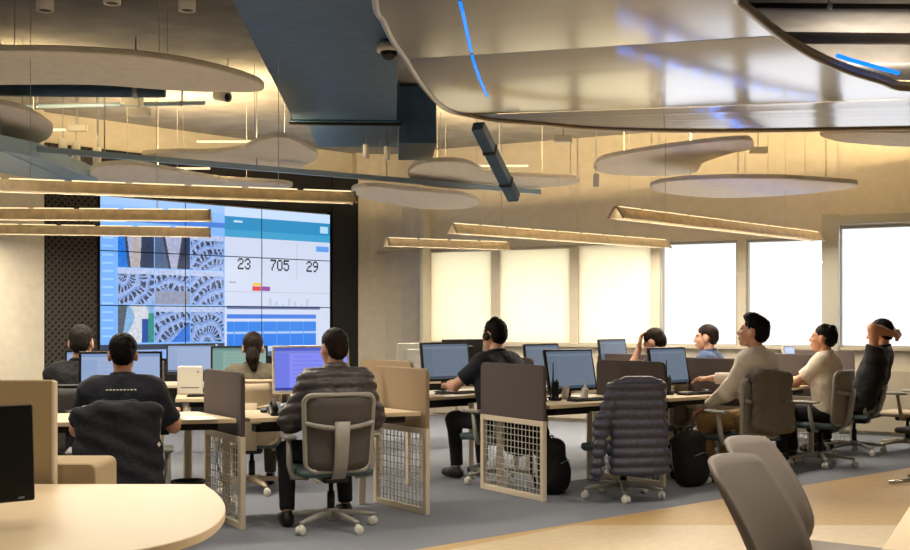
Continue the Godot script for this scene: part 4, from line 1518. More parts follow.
	# added lamps, unseen on top, that brighten the slab
	for x in [1.2, 3.6]:
		mb2 = MB.new()
		mb2.box(Vector3(x, 3.42, -9.9), Vector3(1.0, 0.03, 0.06), 0.004)
		put(mb2, "added_top_lamp", M.led_warm, s)
		var up := AreaLight3D.new()
		up.name = "added_top_light"
		s.add_child(up, true)
		up.position = Vector3(x, 3.45, -9.9)
		up.rotation.x = PI / 2
		up.area_size = Vector2(1.0, 0.3)
		up.light_color = Color(1.0, 0.93, 0.85)
		up.light_energy = 1.2
		up.area_range = 30.0
		up.shadow_enabled = true

func soffit_h(q: Vector2) -> float:
	for k in [2, 1, 0]:
		var a := band_edge(k, q.x)
		if q.y >= a: return band_h(k, clampf((q.y - a) / (band_edge(k + 1, q.x) - a), 0, 1))
	return band_h(-1, 0)

func services() -> void:
	# main duct
	var d := thing("air_duct", "large dark blue-grey rectangular air duct running under the slab", "duct", Vector3(-1.0, 3.46, -9.6))
	var a := Vector3(0.194, 0, 4.1)
	var b := Vector3(-0.133, 0, -2.25)
	var dir := (b - a).normalized()
	var bs := Basis(dir.cross(Vector3.UP) * -1.0, Vector3.UP, -dir)
	var L := a.distance_to(b)
	for i in 1:
		var c := a + dir * L * 0.5 + Vector3(0, 0.2, 0)
		var mb := MB.new()
		mb.box(c, Vector3(1.066, 0.40, L - 0.03), 0.006, bs)
		put(mb, "duct_section", M.duct, d)
	for i in 2:
		var mb := MB.new()
		mb.box(a + dir * L * i + Vector3(0, 0.2, 0), Vector3(1.12, 0.44, 0.04), 0.004, bs)
		put(mb, "flange", M.duct, d)
	var mb2 := MB.new()
	mb2.box(b + dir * 0.95 + Vector3(0.07, 0.19, 0), Vector3(0.95, 0.38, 1.82), 0.006, bs)
	put(mb2, "duct_section", M.duct, d)
	mb2 = MB.new()
	mb2.box(b + dir * 0.06 + Vector3(0.0, -0.03, 0), Vector3(1.16, 0.03, 0.05), 0.004, bs)
	put(mb2, "hanger_rod", M.matte_black, d)
	mb2 = MB.new()
	mb2.box(b + dir * 0.9 + Vector3(0.75, 0.10, 0), Vector3(0.40, 0.60, 1.3), 0.006, bs)
	put(mb2, "branch_box", M.duct, d)
	for k in [[0.6, 3.0], [-0.45, 3.0], [0.42, -1.9], [-0.60, -1.9]]:
		mb2 = MB.new()
		mb2.bar(Vector3(k[0], 0.3, k[1]), Vector3(k[0], 0.44, k[1]), 0.012)
		put(mb2, "hanger_rod", M.steel, d)
	# camera dome beside the duct
	var cam := thing("dome_camera", "small white security dome camera hanging beside the dark duct", "camera", D(389, 52, 8.5))
	mb2 = MB.new()
	mb2.lathe([Vector2(0, 0), Vector2(0.09, 0), Vector2(0.09, 0.045), Vector2(0.07, 0.06), Vector2(0, 0.06)], Transform3D.IDENTITY, 20)
	put(mb2, "mount", M.white_plastic, cam)
	mb2 = MB.new()
	mb2.lathe([Vector2(0, -0.065), Vector2(0.035, -0.06), Vector2(0.06, -0.03), Vector2(0.066, 0), Vector2(0, 0.002)], Transform3D.IDENTITY, 18)
	put(mb2, "lens_dome", M.black_plastic, cam)
	mb2 = MB.new()
	mb2.bar(Vector3(0, 0.05, 0), Vector3(-0.03, 3.47 - cam.position.y, 0), 0.05)
	put(mb2, "stem", M.white_plastic, cam)
	# long strut across the room
	var s := thing("cable_channel", "long thin perforated blue-grey steel channel crossing above the pendant lamps", "channel", G(0, 146, 3.0))
	var e := G(540, 192, 3.0) - G(0, 146, 3.0)
	var st := -e * 0.25
	mb2 = MB.new()
	mb2.bar(st, e, 0.05, 0.055)
	put(mb2, "channel", M.tray_steel, s)
	mb2 = MB.new()
	var nn := 60
	for i in nn:
		var p := e * (float(i) / nn) + Vector3(0, 0.0, 0.027)
		mb2.box(p, Vector3(0.05, 0.014, 0.006), 0.001, Basis(Vector3.UP, atan2(-e.z, e.x)))
	var slots := put(mb2, "slots", M.matte_black, s)
	slots.set_meta("kind", "stuff")
	for t in [-0.1, 0.15, 0.4, 0.65, 0.9]:
		mb2 = MB.new()
		mb2.bar(e * t, e * t + Vector3(0, 0.9, 0), 0.01)
		put(mb2, "hanger_rod", M.steel, s)
	# flat duct on the far side at the left wall
	var fd := thing("flat_duct", "pale blue flat sheet-metal duct hanging by the cream wall", "duct", Vector3.ZERO)
	var poly := []
	for q in [[-60, 140], [0, 150], [40, 158], [98, 181], [84, 187], [0, 173], [-60, 163]]:
		var g := G(q[0], q[1], 2.92)
		poly.append(Vector2(g.x, g.z))
	mb2 = MB.new()
	mb2.prism(PackedVector2Array(poly), 0.14, Transform3D(Basis(Vector3.RIGHT, PI / 2), Vector3(0, 3.06, 0)), 0.004)
	put(mb2, "duct_body", M.tray_steel, fd)
	for i in [1, 3]:
		mb2 = MB.new()
		mb2.bar(Vector3(poly[i].x, 3.05, poly[i].y), Vector3(poly[i].x, SLAB, poly[i].y), 0.012)
		put(mb2, "hanger_rod", M.steel, fd)
	mb2 = MB.new()
	mb2.bar(Vector3(poly[1].x, 2.912, poly[1].y), Vector3(poly[4].x, 2.912, poly[4].y), 0.05, 0.012)
	put(mb2, "seam_rib", M.tray_steel, fd)
	# dark pipe behind the big cloud, with a bracket
	pipe("water_pipe", G(-80, 89, 3.42), G(165, 91, 3.42), 0.06, M.duct, "dark blue pipe behind the wide pale ceiling cloud")
	pipe("conduit_pipe", G(15, 107, 3.55), G(205, 103, 3.55), 0.022, M.tray_steel, "thin pale lighting track over the cream ceiling panels")
	var sd := thing("sloping_duct", "narrow grey-blue sheet-metal duct sloping down behind the polished soffit", "duct", D(478, 126, 11.9))
	var sv := D(514, 198, 12.9) - sd.position
	mb2 = MB.new()
	mb2.bar(Vector3.ZERO, sv, 0.125, 0.10)
	put(mb2, "duct_body", M.duct, sd)
	for t in [0.3, 0.75]:
		mb2 = MB.new()
		mb2.bar(sv * t, sv * (t + 0.03), 0.14, 0.115)
		put(mb2, "flange", M.matte_black, sd)
	pipe("sprinkler_pipe", Vector3(1.4, 3.72, -9.4), Vector3(7.5, 3.72, -9.65), 0.05, M.concrete, "grey pipe under the slab above the soffit opening")
	pipe("conduit_pipe", Vector3(2.2, 3.78, -8.7), Vector3(7.5, 3.8, -8.9), 0.02, M.matte_black, "thin black conduit under the slab above the soffit opening")
	var rd := thing("air_duct", "wide flat grey duct seen through the soffit opening", "duct", Vector3(4.6, 3.65, -10.4))
	mb2 = MB.new()
	mb2.box(Vector3(0, 0.1, 0), Vector3(5.0, 0.22, 0.7), 0.006)
	put(mb2, "duct_section", M.concrete, rd)
	for x in [-1.8, 0.0, 1.8]:
		mb2 = MB.new()
		mb2.box(Vector3(x, 0.1, 0), Vector3(0.03, 0.26, 0.74), 0.004)
		put(mb2, "flange", M.concrete, rd)

func pipe(called: String, a: Vector3, b: Vector3, r: float, m: Material, label: String) -> void:
	var p := thing(called, label, "pipe", a)
	var mb := MB.new()
	mb.tube([Vector3.ZERO, (b - a) * 0.5, b - a], r, 12)
	put(mb, "pipe_run", m, p)
	for t in [0.12, 0.88]:
		var q: Vector3 = (b - a) * t
		mb = MB.new()
		mb.bar(q, Vector3(q.x, SLAB - 0.004 - a.y, q.z), 0.012)
		mb.tube([q - (b - a).normalized() * 0.02, q + (b - a).normalized() * 0.02], r + 0.008, 12)
		put(mb, "pipe_clip", M.steel, p)

# ceiling spot: a can on a stem; aim is where it looks
func spot(at: Vector3, aim: Vector3, r: float, len: float, label: String, o := {}) -> void:
	var s := thing("ceiling_spotlight", label, "spotlight", at, 0, o.get("group", "ceiling spotlights"))
	var d := (aim - at).normalized()
	var up := -d
	var x := up.cross(Vector3.FORWARD if absf(up.z) < 0.9 else Vector3.RIGHT).normalized()
	var bs := Basis(x, up, x.cross(up))
	var mb := MB.new()
	if o.get("square", false):
		mb.box(Vector3.ZERO, Vector3(len, r * 2, r * 2), 0.006, Basis(Vector3.UP, o.get("yaw", 0.0)))
		put(mb, "housing", M.white_plastic, s)
	else:
		mb.lathe([Vector2(0, 0.012), Vector2(r * 0.8, 0.012), Vector2(r * 0.86, 0), Vector2(r, 0), Vector2(r, len), Vector2(r * 0.8, len + 0.01), Vector2(0, len + 0.01)], Transform3D(bs, Vector3.ZERO), 20)
		put(mb, "housing", M[o.get("body", "white_plastic")], s)
	mb = MB.new()
	mb.lathe([Vector2(0, 0), Vector2(r * 0.7, 0), Vector2(r * 0.7, 0.006), Vector2(0, 0.006)], Transform3D(bs, d * (-0.006 if not o.get("square", false) else r + 0.004)), 16)
	put(mb, "lamp_lens", M.led_warm if o.get("lit", true) else M.black_plastic, s)
	mb = MB.new()
	mb.bar(Vector3(0, r * 0.5 if o.get("square", false) else len * up.y * 0.5, 0), Vector3(0, (SLAB if len > 0.05 else 3.41) - at.y, 0), 0.009)
	put(mb, "stem", M.steel, s)
	if o.get("energy", 0.0) > 0.0:
		var l := SpotLight3D.new()
		l.name = "spot_beam"
		s.add_child(l)
		l.position = d * (r + 0.03 if o.get("square", false) else 0.02)
		l.basis = Basis.looking_at(d, Vector3.UP if absf(d.y) < 0.95 else Vector3.RIGHT)
		l.light_color = Color(1.0, 0.95, 0.87)
		l.light_energy = o.energy
		l.spot_angle = o.get("angle", 40.0)
		l.spot_angle_attenuation = 1.0
		l.spot_range = 30.0
		l.light_size = r * 0.7
		l.shadow_enabled = true

const DAY := 0.5

func camera_and_light() -> void:
	var cam := Camera3D.new()
	cam.name = "camera"
	cam.projection = Camera3D.PROJECTION_FRUSTUM
	cam.near = 0.1
	cam.far = 100.0
	cam.size = 0.1 * 550.0 / F
	cam.frustum_offset = Vector2(0, 0.1 * (HY - 275.0) / F)
	add_child(cam)
	cam.position = Vector3(0, EYE, 0)
	cam.current = true
	var we := WorldEnvironment.new()
	we.name = "surroundings"
	var e := Environment.new()
	e.background_mode = Environment.BG_COLOR
	e.background_color = Color(0.97, 0.98, 1.0)
	e.background_energy_multiplier = 1.3
	e.tonemap_mode = Environment.TONE_MAPPER_LINEAR
	e.tonemap_exposure = 1.06
	e.sdfgi_enabled = true
	e.ssao_enabled = true
	e.ssil_enabled = true
	we.environment = e
	add_child(we)

func lamps() -> void:
	pendant(G(-60, 189, 2.33), G(354, 203, 2.33), "longest wood-toned linear lamp, hanging above the two desks with wire mesh", {"h": 0.085, "tops": [3.9, 3.455]})
	pendant(G(-60, 219, 2.33), G(210, 221, 2.33), "wood-toned linear lamp ending before the screens, upper of a parallel pair")
	pendant(G(-60, 233, 2.33), G(210, 237, 2.33), "wood-toned linear lamp ending before the screens, lower of a parallel pair")
	pendant(G(387, 246, 2.33), G(508, 250, 2.33), "shortest wood-toned linear lamp, before the plain wall and first blind")
	pendant(G(452, 233, 2.33), G(666, 248, 2.33), "wood-toned linear lamp crossing in front of the cream blinds", {"down": 2.6})
	pendant(G(616, 218, 2.33), G(818, 241, 2.33), "wood-toned linear lamp above the men by the bright windows", {"tops": [3.15, 3.9], "blue": true, "down": 2.9})

	pendant(Vector3(-4.2, 2.95, -4.4), Vector3(-0.9, 2.95, -4.7), "wood-toned linear lamp over the rounded near desk", {"down": 0.2})
	pendant(Vector3(0.5, 2.95, -4.6), Vector3(4.0, 2.95, -4.0), "wood-toned linear lamp over the taupe chairs and table", {"down": 0.35, "tops": [3.37, 3.9]})

func clouds() -> void:
	cloud([[-60, 48], [0, 51], [60, 52], [130, 56], [190, 64], [240, 76], [263, 86], [255, 92], [200, 92], [150, 89], [90, 85], [0, 85], [-60, 85]], 3.3, "widest pale ceiling cloud, hanging before the dark slab", 0.0)
	cloud([[-40, 100], [0, 105], [28, 112], [48, 124], [53, 132], [45, 141], [20, 146], [-40, 146]], 3.2, "greyish ceiling cloud hanging near the cream wall", 3.0)
	cloud([[142, 156], [170, 153], [215, 153], [245, 148], [262, 140], [285, 138], [306, 147], [318, 156], [310, 164], [285, 170], [230, 166], [170, 161]], 3.1, "wavy ceiling cloud behind the big blue duct", 4.0)
	cloud([[90, 172], [105, 166], [140, 166], [175, 172], [220, 180], [282, 184], [288, 188], [230, 191], [150, 190], [100, 182]], 2.95, "flat pointed ceiling cloud above the video wall", 6.0)
	cloud([[408, 176], [416, 166], [440, 162], [468, 164], [492, 174], [540, 177], [575, 179], [576, 184], [540, 188], [480, 190], [425, 186]], 3.05, "wavy ceiling cloud hanging under the end of the polished soffit", 6.0)
	cloud([[352, 190], [372, 187], [410, 191], [450, 194], [474, 199], [478, 205], [462, 209], [425, 209], [390, 204], [360, 197]], 2.85, "small oval ceiling cloud above the plain wall beside the screens")
	cloud([[594, 166], [604, 159], [640, 152], [690, 145], [730, 141], [750, 141], [752, 149], [730, 154], [704, 163], [694, 173], [660, 176], [615, 175], [597, 171]], 3.15, "ceiling cloud with a wavy notch, hanging under the polished soffit", 9.0)
	cloud([[650, 188], [668, 182], [720, 179], [780, 179], [830, 182], [858, 185], [840, 190], [780, 196], [720, 198], [670, 194]], 2.85, "long oval ceiling cloud above the bright windows")
	cloud([[820, 135], [850, 133], [910, 133], [1000, 134], [1000, 146], [910, 147], [860, 144], [835, 141]], 3.35, "ceiling cloud half hidden behind the far edge of the polished soffit", 9.0)

func spots() -> void:
	for k in [[45, 11], [112, 4], [187, 11]]:
		var g := G(k[0], k[1], 3.58)
		spot(g, g + Vector3.DOWN, 0.06, 0.14, "short white can downlight, switched off, under the dark slab", {"lit": false, "group": "switched-off cans under the slab"})
	for k in [Vector2(-2.4, 4.3), Vector2(-1.5, 3.4), Vector2(-3.6, 5.6), Vector2(-3.5, 2.6), Vector2(0.6, 1.5), Vector2(-0.5, 0.5), Vector2(2.6, 1.6)]:
		spot(W(k, 3.58), W(k, 0), 0.06, 0.14, "added short white can downlight out of view under the dark slab", {"energy": 1.5, "angle": 55.0, "group": "can downlights under the slab"})
	for k in [Vector2(2.6, 6.6), Vector2(4.2, 6.7), Vector2(3.2, 5.6)]:  # added unseen cans that brighten the walkway
		spot(W(k, 3.58), W(k, 0), 0.06, 0.14, "added short white can downlight out of view above the soffit opening", {"energy": 4.0, "angle": 62.0, "group": "added can downlights above the soffit opening"})
	for k in [Vector2(-2.3, 6.3), Vector2(-3.5, 7.0), Vector2(-4.6, 6.2)]:  # added out of view to lighten the dim aisle floor
		spot(W(k, 3.58), W(k, 0), 0.06, 0.14, "added short white can downlight out of view under the dark slab", {"energy": 3.2, "angle": 60.0, "group": "can downlights under the slab"})
	for k in [Vector2(0.15, 6.4), Vector2(0.9, 5.6), Vector2(0.3, 4.7), Vector2(1.2, 4.2)]:  # lamps added out of view to light the near carpet
		spot(W(k, 3.36), W(k, 0), 0.05, 0.03, "added flat white downlight out of view under the polished soffit", {"energy": 3.2, "angle": 62.0, "group": "added flat downlights under the soffit"})
	spot(D(132, 101, 11.4), D(190, 120, 17.0), 0.04, 0.22, "white box spotlight on the lighting track, higher of two", {"square": true, "lit": false, "angle": 60.0, "yaw": 0.1})
	spot(D(139, 112, 11.2), D(100, 120, 17.0), 0.04, 0.22, "white box spotlight on the lighting track, lower of two", {"square": true, "lit": false, "angle": 60.0, "yaw": -0.05})
	spot(D(78, 128, 12.2), D(60, 110, 17.0), 0.035, 0.2, "small white box spotlight above the pale blue duct", {"square": true, "lit": false, "angle": 60.0})
	spot(D(228, 97, 11.0), D(260, 112, 11.0) + Vector3(0.2, 0, 0.4), 0.05, 0.17, "tilted white can spotlight beside the blue duct", {"lit": false, "angle": 60.0})
	spot(D(563, 139, 12.4), D(600, 130, 17.0), 0.035, 0.2, "white box spotlight between two ceiling clouds below the soffit edge", {"square": true, "lit": false})
	spot(D(758, 150, 12.6), D(800, 140, 14.5), 0.035, 0.2, "white box spotlight beside the notched ceiling cloud", {"square": true, "lit": false})
	for k in [[63, 158, 12.2], [76, 162, 12.3], [97, 167, 12.4]]:
		spot(D(k[0], k[1], k[2]), D(k[0], k[1], k[2]) + Vector3.DOWN, 0.045, 0.2, "slender white tube pendant before the black panel", {"energy": 0.6, "angle": 45.0, "group": "tube pendants before the black panel"})
	spot(D(596, 187, 13.0), D(596, 187, 13.0) + Vector3.DOWN, 0.035, 0.14, "slender white tube pendant above the cream blinds", {"lit": false})
	spot(D(366, 158, 12.6), D(366, 158, 12.6) + Vector3.DOWN, 0.035, 0.14, "slender white tube pendant behind the duct, first of two", {"lit": false})
	spot(D(387, 160, 12.6), D(387, 160, 12.6) + Vector3.DOWN, 0.035, 0.14, "slender white tube pendant behind the duct, second of two", {"lit": false})

var D0: Array

func furniture() -> void:
	var p1n := Vector2(-1.413, 7.67); var p1f := Vector2(-1.80, 8.31)
	var p2n := Vector2(-0.194, 8.26); var p2f := Vector2(-0.615, 8.85)
	var p3n := Vector2(0.692, 8.84); var p3f := Vector2(0.225, 9.58)
	var p4n := Vector2(1.76, 9.64); var p4f := Vector2(1.27, 10.26)
	var p5n := Vector2(2.63, 10.34); var p5f := Vector2(2.08, 10.85)
	var p6n := Vector2(3.66, 11.75); var p6f := Vector2(3.06, 12.22)
	var p7n := Vector2(4.5, 12.95); var p7f := Vector2(3.85, 13.35)
	divider(p1n, p1f, "felt_brown", "brown felt divider seen edge-on between the navy-shirt man and the puffer-jacket man")
	divider(p2n, p2f, "felt_beige", "beige felt divider over wire mesh at the end of the puffer-jacket man's desk")
	divider(p3n, p3f, "felt_brown", "brown felt divider over white wire mesh across the aisle from the beige one")
	divider(p4n, p4f, "felt_brown", "brown felt divider behind the chair with the quilted jacket")
	divider(p5n, p5f, "felt_brown", "brown felt divider before the man in the beige sweater")
	divider(p6n, p6f, "felt_brown", "brown felt divider before the man in the cream polo shirt")
	divider(p7n, p7f, "felt_brown", "brown felt divider before the man with arms behind his head")
	var o := 0.03
	desk([Vector2(-2.78, 7.38), p1n + Vector2(-0.05, 0.02), p1f + Vector2(-0.05, -0.02), Vector2(-2.98, 8.1)], "pale desk of the navy-shirt man", "", {"hung": true})
	desk([p1n + Vector2(0.04, 0.05), p2n + Vector2(-0.05, 0.02), p2f + Vector2(-0.04, -0.03), p1f + Vector2(0.05, 0.0)], "pale desk of the puffer-jacket man between two dividers", "", {"hung": true})
	desk([p3n + Vector2(0.04, 0.05), p4n + Vector2(-0.05, 0.0), p4f + Vector2(-0.05, -0.03), p3f + Vector2(0.05, 0.0)], "pale desk behind the chair with the quilted jacket", "", {"hung": true})
	desk([p4n + Vector2(0.04, 0.05), p5n + Vector2(-0.05, 0.0), p5f + Vector2(-0.05, -0.03), p4f + Vector2(0.05, 0.03)], "pale desk of the man in the beige sweater", "", {"hung": true})
	desk([p5n + Vector2(0.03, 0.06), p6n + Vector2(-0.03, -0.06), p6f + Vector2(-0.05, -0.06), p5f + Vector2(0.03, 0.06)], "pale desk of the man in the cream polo shirt", "", {"hung": true})
	desk([p6n + Vector2(0.02, 0.06), p7n + Vector2(-0.03, -0.06), p7f + Vector2(-0.05, -0.06), p6f + Vector2(0.02, 0.06)], "pale desk of the man with arms behind his head", "", {"hung": true})
	# the row behind
	desk([Vector2(-0.31, 9.77), Vector2(0.66, 10.56), Vector2(0.19, 11.12), Vector2(-0.78, 10.33)], "pale desk of the man with the headset")
	divider(Vector2(-0.36, 9.74), Vector2(-0.84, 10.32), "felt_beige", "taupe felt divider at the end of the headset man's desk", {"mesh": false})
	divider(Vector2(0.72, 10.60), Vector2(0.25, 11.16), "felt_brown", "brown felt divider behind the shoulder of the headset man", {"mesh": false})
	desk([Vector2(1.36, 10.78), Vector2(2.02, 11.56), Vector2(1.46, 12.02), Vector2(0.80, 11.24)], "pale desk of the man in the brown hoodie")
	divider(Vector2(2.07, 11.60), Vector2(1.50, 12.07), "felt_brown", "brown felt divider between the hoodie man and the blue-shirt man", {"mesh": false})
	desk([Vector2(2.14, 11.70), Vector2(2.72, 12.52), Vector2(2.1, 12.95), Vector2(1.53, 12.14)], "pale desk of the man in the blue shirt")
	desk([Vector2(-2.34, 9.62), Vector2(-1.08, 9.88), Vector2(-1.24, 10.62), Vector2(-2.5, 10.36)], "pale desk of the woman with tied hair")
	desk([Vector2(-3.6, 8.98), Vector2(-2.42, 9.18), Vector2(-2.56, 9.92), Vector2(-3.74, 9.7)], "pale desk of the man by the black panel")
	divider(Vector2(-2.37, 9.2), Vector2(-2.53, 9.95), "felt_brown", "brown felt divider seen edge-on before the video wall", {"mesh": false})
	divider(Vector2(-3.72, 9.0), Vector2(-3.88, 9.75), "felt_brown", "brown felt divider by the cream wall", {"mesh": false, "top": 1.07})
	# front row by the screens
	desk([Vector2(-1.0, 12.0), Vector2(0.5, 12.9), Vector2(0.1, 13.5), Vector2(-1.4, 12.6)], "pale desk in the front row near the plain wall")
	desk([Vector2(-3.2, 11.6), Vector2(-1.6, 11.9), Vector2(-1.75, 12.6), Vector2(-3.35, 12.3)], "pale desk in the front row before the video wall")
	# the near desk, its end rounded
	var near := []
	for q in [[-140, 484], [205, 484]]:
		var g := G(q[0], q[1], 0.74)
		near.append(Vector2(g.x, -g.z))
	var ctl := []
	for q in [[205, 484], [216, 492], [224, 502], [225, 512], [216, 524], [196, 535], [160, 545], [120, 552], [80, 557]]:
		var g := G(q[0], q[1], 0.74)
		ctl.append(Vector2(g.x, -g.z))
	for i in range(1, ctl.size() - 1):
		for k in 4: near.append(ctl[i].cubic_interpolate(ctl[i + 1], ctl[i - 1], ctl[mini(i + 2, ctl.size() - 1)], k / 4.0))
	near.append(Vector2(-2.6, 3.1))
	desk(near, "large pale desk with a rounded end and a black monitor", "", {"legs": [Vector2(-2.4, 4.5), Vector2(-1.15, 4.45), Vector2(-1.2, 3.5), Vector2(-2.4, 3.3)]})
	var scr := thing("privacy_screen", "sand-coloured upright privacy screen behind the black monitor", "screen", D(0, 500, 4.72))
	var mb := MB.new()
	mb.prism(round_rect(1.4, 0.78, 0.012, 3), 0.035, Transform3D(Basis.IDENTITY, Vector3(-0.466, 1.155 - 0.39 - scr.position.y, 0)), 0.004)
	put(mb, "felt_panel", M.felt_sand, scr)
	for x in [0.15, -1.0]:
		mb = MB.new()
		mb.box(Vector3(x, 0.2 - scr.position.y, 0.017), Vector3(0.05, 0.4, 0.03), 0.004)
		put(mb, "foot_post", M.frame_cream, scr)
	mb = MB.new()
	mb.box(Vector3(0.23, 1.155 - 0.39 - scr.position.y, 0.018), Vector3(0.014, 0.77, 0.04), 0.004)
	put(mb, "edge_trim", M.frame_cream, scr)
	var ped := thing("low_cabinet", "low sand-coloured cabinet with a rounded corner behind the rounded desk", "cabinet", W(Vector2(-1.71, 4.95)))
	mb = MB.new()
	mb.prism(round_rect(0.42, 0.80, 0.03, 4, 0, 0.40), 0.30, Transform3D(Basis.IDENTITY, Vector3(0, 0, -0.15)), 0.005)
	put(mb, "body", M.felt_sand, ped)
	for y in [0.2, 0.46]:
		mb = MB.new()
		mb.box(Vector3(0, y, 0.153), Vector3(0.36, 0.19, 0.012), 0.003)
		var dr := put(mb, "drawer", M.felt_sand, ped)
		mb = MB.new()
		mb.bar(Vector3(-0.06, y + 0.05, 0.165), Vector3(0.06, y + 0.05, 0.165), 0.012)
		put(mb, "handle", M.steel, dr)
	# table at the right edge
	var t := []
	for q in [[910, 505], [881, 549]]:
		var g := G(q[0], q[1], 0.74)
		t.append(Vector2(g.x, -g.z))
	var ed: Vector2 = (t[0] - t[1]).normalized()
	desk([t[1], t[0] + ed * 1.2, t[0] + ed * 1.2 + Vector2(ed.y, -ed.x) * 0.8, t[1] + Vector2(ed.y, -ed.x) * 0.8], "pale table beside the two taupe chairs")

func shell_chair(at: Vector2, turn: float, label: String) -> void:
	# conference chair with a tall curved upholstered back, on four legs; looks along -z
	var c := thing("shell_chair", label, "chair", W(at), turn, "taupe shell chairs at the table")
	blob([["b", Vector3(0, 0.45, 0.02), Vector3(0.23, 0.03, 0.22), 0.028, Basis.IDENTITY], ["c", Vector3(-0.19, 0.445, -0.2), Vector3(0.19, 0.445, -0.2), 0.03, 0.03]], 0.02, 0.008, "seat", M.chair_taupe, c)
	var rows := []
	for s in [0.0, 1.0]:
		for j in 13:
			var v := j / 12.0
			var r := PackedVector3Array()
			for i in 13:
				var x := (i / 12.0 - 0.5) * 2.0
				var w := 0.235 - 0.012 * v + 0.014 * sin(v * PI)
				if v > 0.88: w -= 0.03 * ((v - 0.88) / 0.12) ** 2
				var z: float = 0.20 + 0.215 * v ** 1.7 + 0.05 * maxf(0.0, 1.0 - v / 0.3) ** 2 - 0.05 * x * x + 0.022 * s
				if s > 0.5: z += 0.012 * sin(v * PI)
				r.append(Vector3(x * w, 0.46 + 0.455 * v - 0.012 * x * x * v, z))
			rows.append(r)
	var mb := MB.new()
	mb.tris(sheet_pair(rows, 13, 13))
	put(mb, "backrest", M.chair_taupe, c)
	mb = MB.new()
	mb.box(Vector3(0, 0.49, 0.225), Vector3(0.2, 0.09, 0.02), 0.006, Basis(Vector3.RIGHT, 0.35))
	put(mb, "back_bracket", M.black_plastic, c)
	for s in [-1, 1]:
		for z in [-0.17, 0.2]:
			mb = MB.new()
			mb.tube([Vector3(s * 0.19, 0.43, z), Vector3(s * 0.22, 0.0, z * 1.15)], [0.014, 0.011], 8)
			put(mb, "leg", M.chrome, c)

func chairs() -> void:
	var g := "task chairs at the desks"
	var c := task_chair(Vector2(-0.835, 7.74), 20, "light grey mesh-back office chair under the man in the puffer jacket", g, {"spin": 0.35, "arms": true})
	task_chair(Vector2(-2.08, 7.15), 14, "office chair under the navy-shirt man, hidden by a dark jacket", g, {"spin": 0.1, "seat": 0.385})
	draped_jacket(Vector2(-2.08, 7.15), 14, M.jacket_dark, "dark blue-grey jacket draped over the navy-shirt man's chair", {"half": 0.275, "hem": 0.12, "top": 0.875, "sleeves": [], "badge": true, "back": 0.03})
	task_chair(Vector2(1.33, 9.08), 30, "empty office chair with cream casters under the quilted jacket", g, {"spin": 0.62, "arms": false})
	draped_jacket(Vector2(1.33, 9.08), 12, M.puffer_navy, "quilted purple-navy jacket hanging on the empty office chair", {"half": 0.235, "hem": 0.22, "top": 0.92, "quilted": true})
	task_chair(Vector2(2.47, 9.86), 32, "office chair under the man in the beige sweater", g, {"spin": 0.5, "back": "chair_grey"})
	draped_jacket(Vector2(2.47, 9.86), 30, M.jacket_taupe, "taupe jacket draped over the chair of the man in the beige sweater", {"half": 0.23, "hem": 0.46, "top": 0.94, "sleeves": []})
	task_chair(Vector2(3.52, 11.08), 52, "grey office chair under the man in the cream polo shirt", g, {"spin": 0.2, "back": "chair_grey"})
	task_chair(Vector2(4.2, 12.1), 55, "grey office chair under the man with arms behind his head", g, {"spin": 0.55, "back": "chair_grey", "recline": 16.0})
	task_chair(Vector2(0.38, 9.95), 40, "office chair with a dark jacket under the headset man", g, {"spin": 0.8})
	draped_jacket(Vector2(0.38, 9.95), 40, M.black_cloth, "black jacket on the headset man's chair behind the brown divider", {"half": 0.24, "hem": 0.28, "top": 0.86, "sleeves": []})
	task_chair(Vector2(-1.66, 9.4), 8, "beige-backed office chair of the woman with tied hair", g, {"spin": 0.4, "back": "chair_beige", "frame": "chair_beige"})
	task_chair(Vector2(-2.86, 8.75), 8, "dark office chair of the man by the black panel", g, {"spin": 0.9, "frame": "black_plastic"})
	task_chair(Vector2(2.0, 10.95), 50, "grey office chair under the man in the brown hoodie", g, {"spin": 0.3, "back": "chair_grey"})
	task_chair(Vector2(2.72, 11.95), 55, "grey office chair under the man in the blue shirt", g, {"spin": 0.7, "back": "chair_grey"})
	shell_chair(Vector2(1.30, 3.90), -126.0, "taupe shell chair overlapping another, the one nearer the table corner")
	shell_chair(Vector2(1.51, 4.55), -126.0, "taupe shell chair half hidden behind its twin")
	# beige armchair by the windows, and a sled chair before it
	task_chair(Vector2(4.86, 12.35), 50, "beige office chair standing empty by the window wall", g, {"spin": 0.4, "back": "chair_beige", "frame": "chair_beige", "seat_mat": "chair_beige"})
	var k := thing("star_base_chair", "chair on a flat chrome star base at the edge of the walkway", "chair", W(Vector2(4.03, 9.76), 0.012), 35)
	var mb := MB.new()
	mb.lathe([Vector2(0, 0.02), Vector2(0.05, 0.02), Vector2(0.045, 0.06), Vector2(0.025, 0.08), Vector2(0.025, 0.42), Vector2(0, 0.42)])
	put(mb, "column", M.chrome, k)
	for i in 4:
		mb = MB.new()
		var t := 0.5 + TAU * i / 4.0
		mb.tube([Vector3(cos(t) * 0.03, 0.04, sin(t) * 0.03), Vector3(cos(t) * 0.2, 0.03, sin(t) * 0.2), Vector3(cos(t) * 0.36, 0.016, sin(t) * 0.36)], [0.02, 0.018, 0.014], 8)
		put(mb, "base_leg", M.chrome, k)
	blob([["b", Vector3(0, 0.45, 0), Vector3(0.22, 0.025, 0.21), 0.024, Basis.IDENTITY]], 0.02, 0.006, "seat", M.black_cloth, k)
	blob([["b", Vector3(0, 0.72, 0.24), Vector3(0.21, 0.2, 0.018), 0.017, Basis(Vector3.RIGHT, 0.15)], ["c", Vector3(0, 0.46, 0.18), Vector3(0, 0.6, 0.25), 0.03, 0.02]], 0.014, 0.005, "backrest", M.black_cloth, k)

